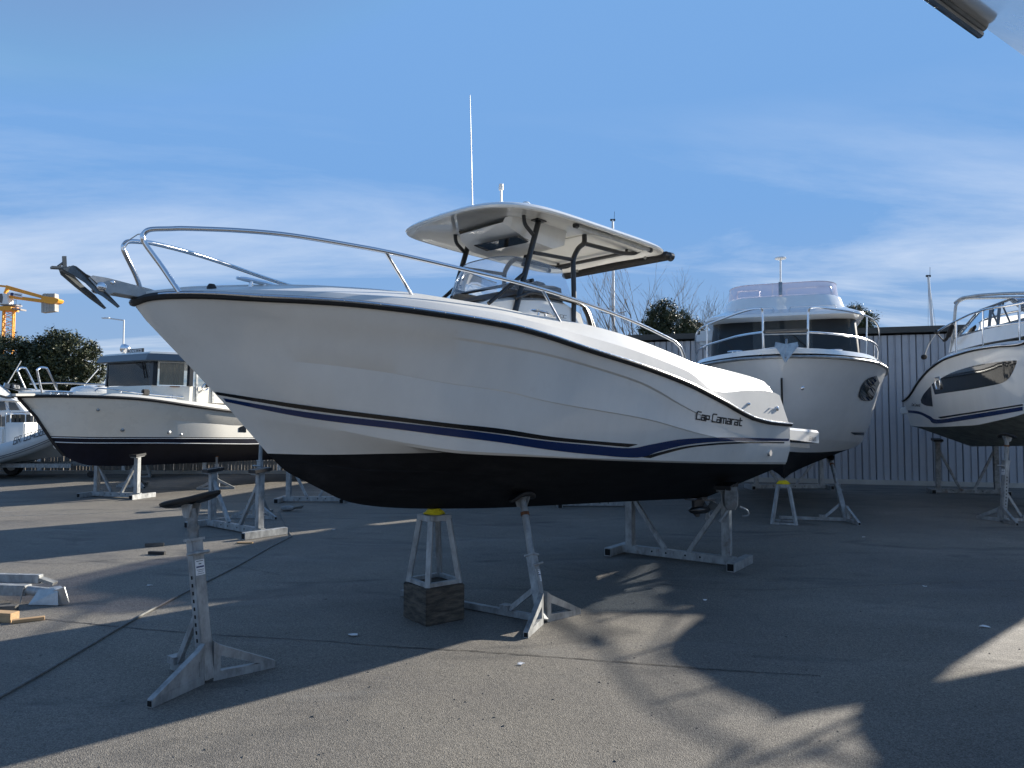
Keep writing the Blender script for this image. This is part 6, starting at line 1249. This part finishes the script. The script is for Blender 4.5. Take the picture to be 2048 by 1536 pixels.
bare_tree(gp(1312, 43), 12.8, 'bare tree with wide fan of twigs behind the pointed evergreen', 14, .5, .1, 7)
bare_tree(gp(1225, 42), 11, 'low bare tree left of the sailing mast', 17, .6, .09, 6)
bare_tree(gp(1425, 42), 11, 'thin bare tree left of the flybridge boat above the roof', 21, .4, .07, 6)
bare_tree(gp(1450, 42), 10.8, 'second thin bare tree close to the flybridge boat roof', 23, .4, .07, 6)

# ------------------------------------------------------------------ masts, street lamp, crane
def mast(px, y0, y1, Y, r_, label, spread=None, lean=0):
    b = gp(px, Y); zt_ = depth(px, y0, Y).z; t = thing('sailing_mast', label, 'mast', b)
    MB().tube([(0, 0, -.01), (-lean * .5, 0, zt_ * .6), (-lean, 0, zt_)], [r_ * 1.1, r_, r_ * .7], 10).build('mast_pole', 'white_paint', t, 40)
    MB().box((-lean, 0, zt_), (r_ * 3, .1, .12)).build('masthead', 'frame_black', t); MB().tube([(-lean + .1, 0, zt_), (-lean + .12, 0, zt_ + .55)], .012, 5).build('wind_vane', 'frame_black', t)
    if spread:
        zs_ = depth(px, spread, Y).z; w_ = 26 * Y / FPX
        MB().tube([(-w_, 0, zs_ + .15), (0, 0, zs_), (w_, 0, zs_ + .2)], .03, 6).build('spreader', 'steel_dull', t)
        for s_ in (-1, 1): MB().tube([(s_ * w_, 0, .5), (s_ * w_, 0, zs_ + .17), (0, 0, zt_)], .012, 4).build('shroud', 'steel_dull', t)
    else:
        for s_ in (-1, 1): MB().tube([(s_ * .7, 0, 1), (-lean, 0, zt_)], .01, 4).build('shroud', 'steel_dull', t)
    return t
mast(1228, 440, 660, 46, .105, 'tall white sailing mast with spreaders behind the hardtop', 629)
mast(1878, 552, 636, 44, .09, 'leaning grey sailing mast above the roof at the right', None, .42)
b_ = gp(243, 48); sl_ = thing('street_lamp', 'slim pale street lamp with a short arm behind the cream cabin boat', 'street lamp', b_); zl = depth(243, 640, 48).z
MB().tube([(0, 0, -.01), (0, 0, zl)], [.07, .05], 8).build('pole', 'white_paint', sl_, 40); MB().tube([(0, 0, zl - .02), (depth(208, 635, 48).x - b_.x, 0, zl + .16)], .045, 6).build('arm', 'white_paint', sl_, 40)
MB().box((depth(212, 635, 48).x - b_.x, 0, zl + .13), (.5, .2, .07)).build('lamp_head', 'white_paint', sl_)
YC = 115.0; bc = gp(11, YC); cr_ = thing('tower_crane', 'orange tower crane with concrete counterweights at the left edge', 'crane', bc)
C_ = lambda px, py, y=0.0: depth(px, py, YC) - bc + Vector((0, y, 0))
hw_ = 11 * YC / FPX * .95; ztw = C_(11, 622).z; yawc = R(25)
rotc = lambda v: Matrix.Rotation(yawc, 3, 'Z') @ Vector(v)
tw_ = MB()
for sx in (-1, 1):
    for sy in (-1, 1): MB().beam(rotc((sx * hw_ * .8, sy * hw_ * .8, 0)), rotc((sx * hw_ * .8, sy * hw_ * .8, ztw)), .17, .17).build('tower_leg', 'crane_yellow', cr_)
nseg = 14
for k in range(nseg):
    z0, z1 = ztw * k / nseg, ztw * (k + 1) / nseg
    for (ax, ay), (bx_, by) in (((-1, -1), (1, -1)), ((1, -1), (1, 1)), ((1, 1), (-1, 1)), ((-1, 1), (-1, -1))):
        p, q = rotc((ax * hw_ * .8, ay * hw_ * .8, 0)), rotc((bx_ * hw_ * .8, by * hw_ * .8, 0)); m = (p + q) / 2; zm = (z0 + z1) / 2
        tw_.beam(p + Vector((0, 0, z0)), q + Vector((0, 0, zm)), .09, .09); tw_.beam(q + Vector((0, 0, zm)), p + Vector((0, 0, z1)), .09, .09)
tw_.build('tower_lattice', 'crane_yellow', cr_, kind='stuff')
MB().box((0, 0, ztw + .3), (hw_ * 2.3, hw_ * 2.3, .7)).build('slewing_ring', 'crane_yellow', cr_); MB().beam(C_(-10, 613), C_(47, 620), 1.4, .25).build('walkway', 'crane_rail', cr_); MB().beam(C_(8, 611), C_(38, 611), 1.6, .2).build('walkway', 'crane_rail', cr_)
for px in (29, 33, 38, 45, 47): q = C_(px, 612 if px < 40 else 620, -.7); MB().beam(q, q + Vector((0, 0, .9)), .05, .05).build('walkway_post', 'crane_rail', cr_)
MB().tube([C_(29, 602.5, -.7), C_(38, 602.5, -.7)], .03, 5).build('walkway_rail', 'crane_rail', cr_); MB().tube([C_(38, 611, -.7), C_(47, 611, -.7)], .03, 5).build('walkway_rail', 'crane_rail', cr_)
cb_ = MB().prism([C_(-14, 590, -1), C_(23, 589, -1), C_(24, 610, -1), C_(-14, 609, -1)], (0, 1.4, 0)).build('operator_cab', 'white_paint', cr_)
MB().prism([C_(8, 589.5, -1.03), C_(13, 589, -1.03), C_(15, 597, -1.03), C_(13, 608, -1.03), C_(8, 607, -1.03), C_(6, 598, -1.03)], (0, .02, 0)).build('cab_window', 'window_dark', cr_); MB().prism([C_(-14, 590, -1.02), C_(5, 590, -1.02), C_(5, 608, -1.02), C_(-14, 608, -1.02)], (0, .01, 0)).build('cab_window', 'window_dark', cr_)
MB().beam(C_(9, 587, .2), C_(14, 575, .2), .5, .35).build('apex_frame', 'crane_yellow', cr_); MB().beam(C_(-14, 570, .2), C_(15, 573, .2), .6, .25).build('apex_beam', 'crane_yellow', cr_)
MB().beam(C_(14, 574.5, 0), C_(92, 596, 0), .6, .62, h2=.5).build('tie_beam', 'crane_yellow', cr_)
MB().beam(C_(24, 594, 0), C_(90, 603, 0), 1.2, .48).build('counter_jib', 'crane_yellow', cr_)
MB().prism([C_(88, 593, -.7), C_(112, 596, -.7), C_(121, 599, -.7), C_(123, 602, -.7), C_(120, 606, -.7), C_(110, 609, -.7), C_(100, 608, -.7), C_(88, 605, -.7)], (0, 1.4, 0)).build('jib_end', 'crane_yellow', cr_)
for k in range(5): MB().prism([C_(86.5 + k * 5.5, 588 if k else 592, -.5), C_(91.5 + k * 5.5, 588, -.5), C_(91.5 + k * 5.5, 625.5 - k * .6, -.5), C_(86.5 + k * 5.5, 626 - k * .6, -.5)], (0, 1.0, 0)).build('counterweight', 'concrete', cr_)
MB().prism([C_(21, 586, -.8), C_(51, 589, -.8), C_(51, 597, -.8), C_(21, 591, -.8)], (0, .05, 0)).build('sign_board', 'white_paint', cr_)
MB().lathe(C_(31, 590, -.83), [(.27, .0), (.27, .02)], 14, 'y').build('sign_emblem', 'ink_blue', cr_)
MB().beam(C_(36, 590.5, -.83), C_(49, 592.5, -.83), .02, .12).build('sign_lettering', 'ink_blue', cr_)
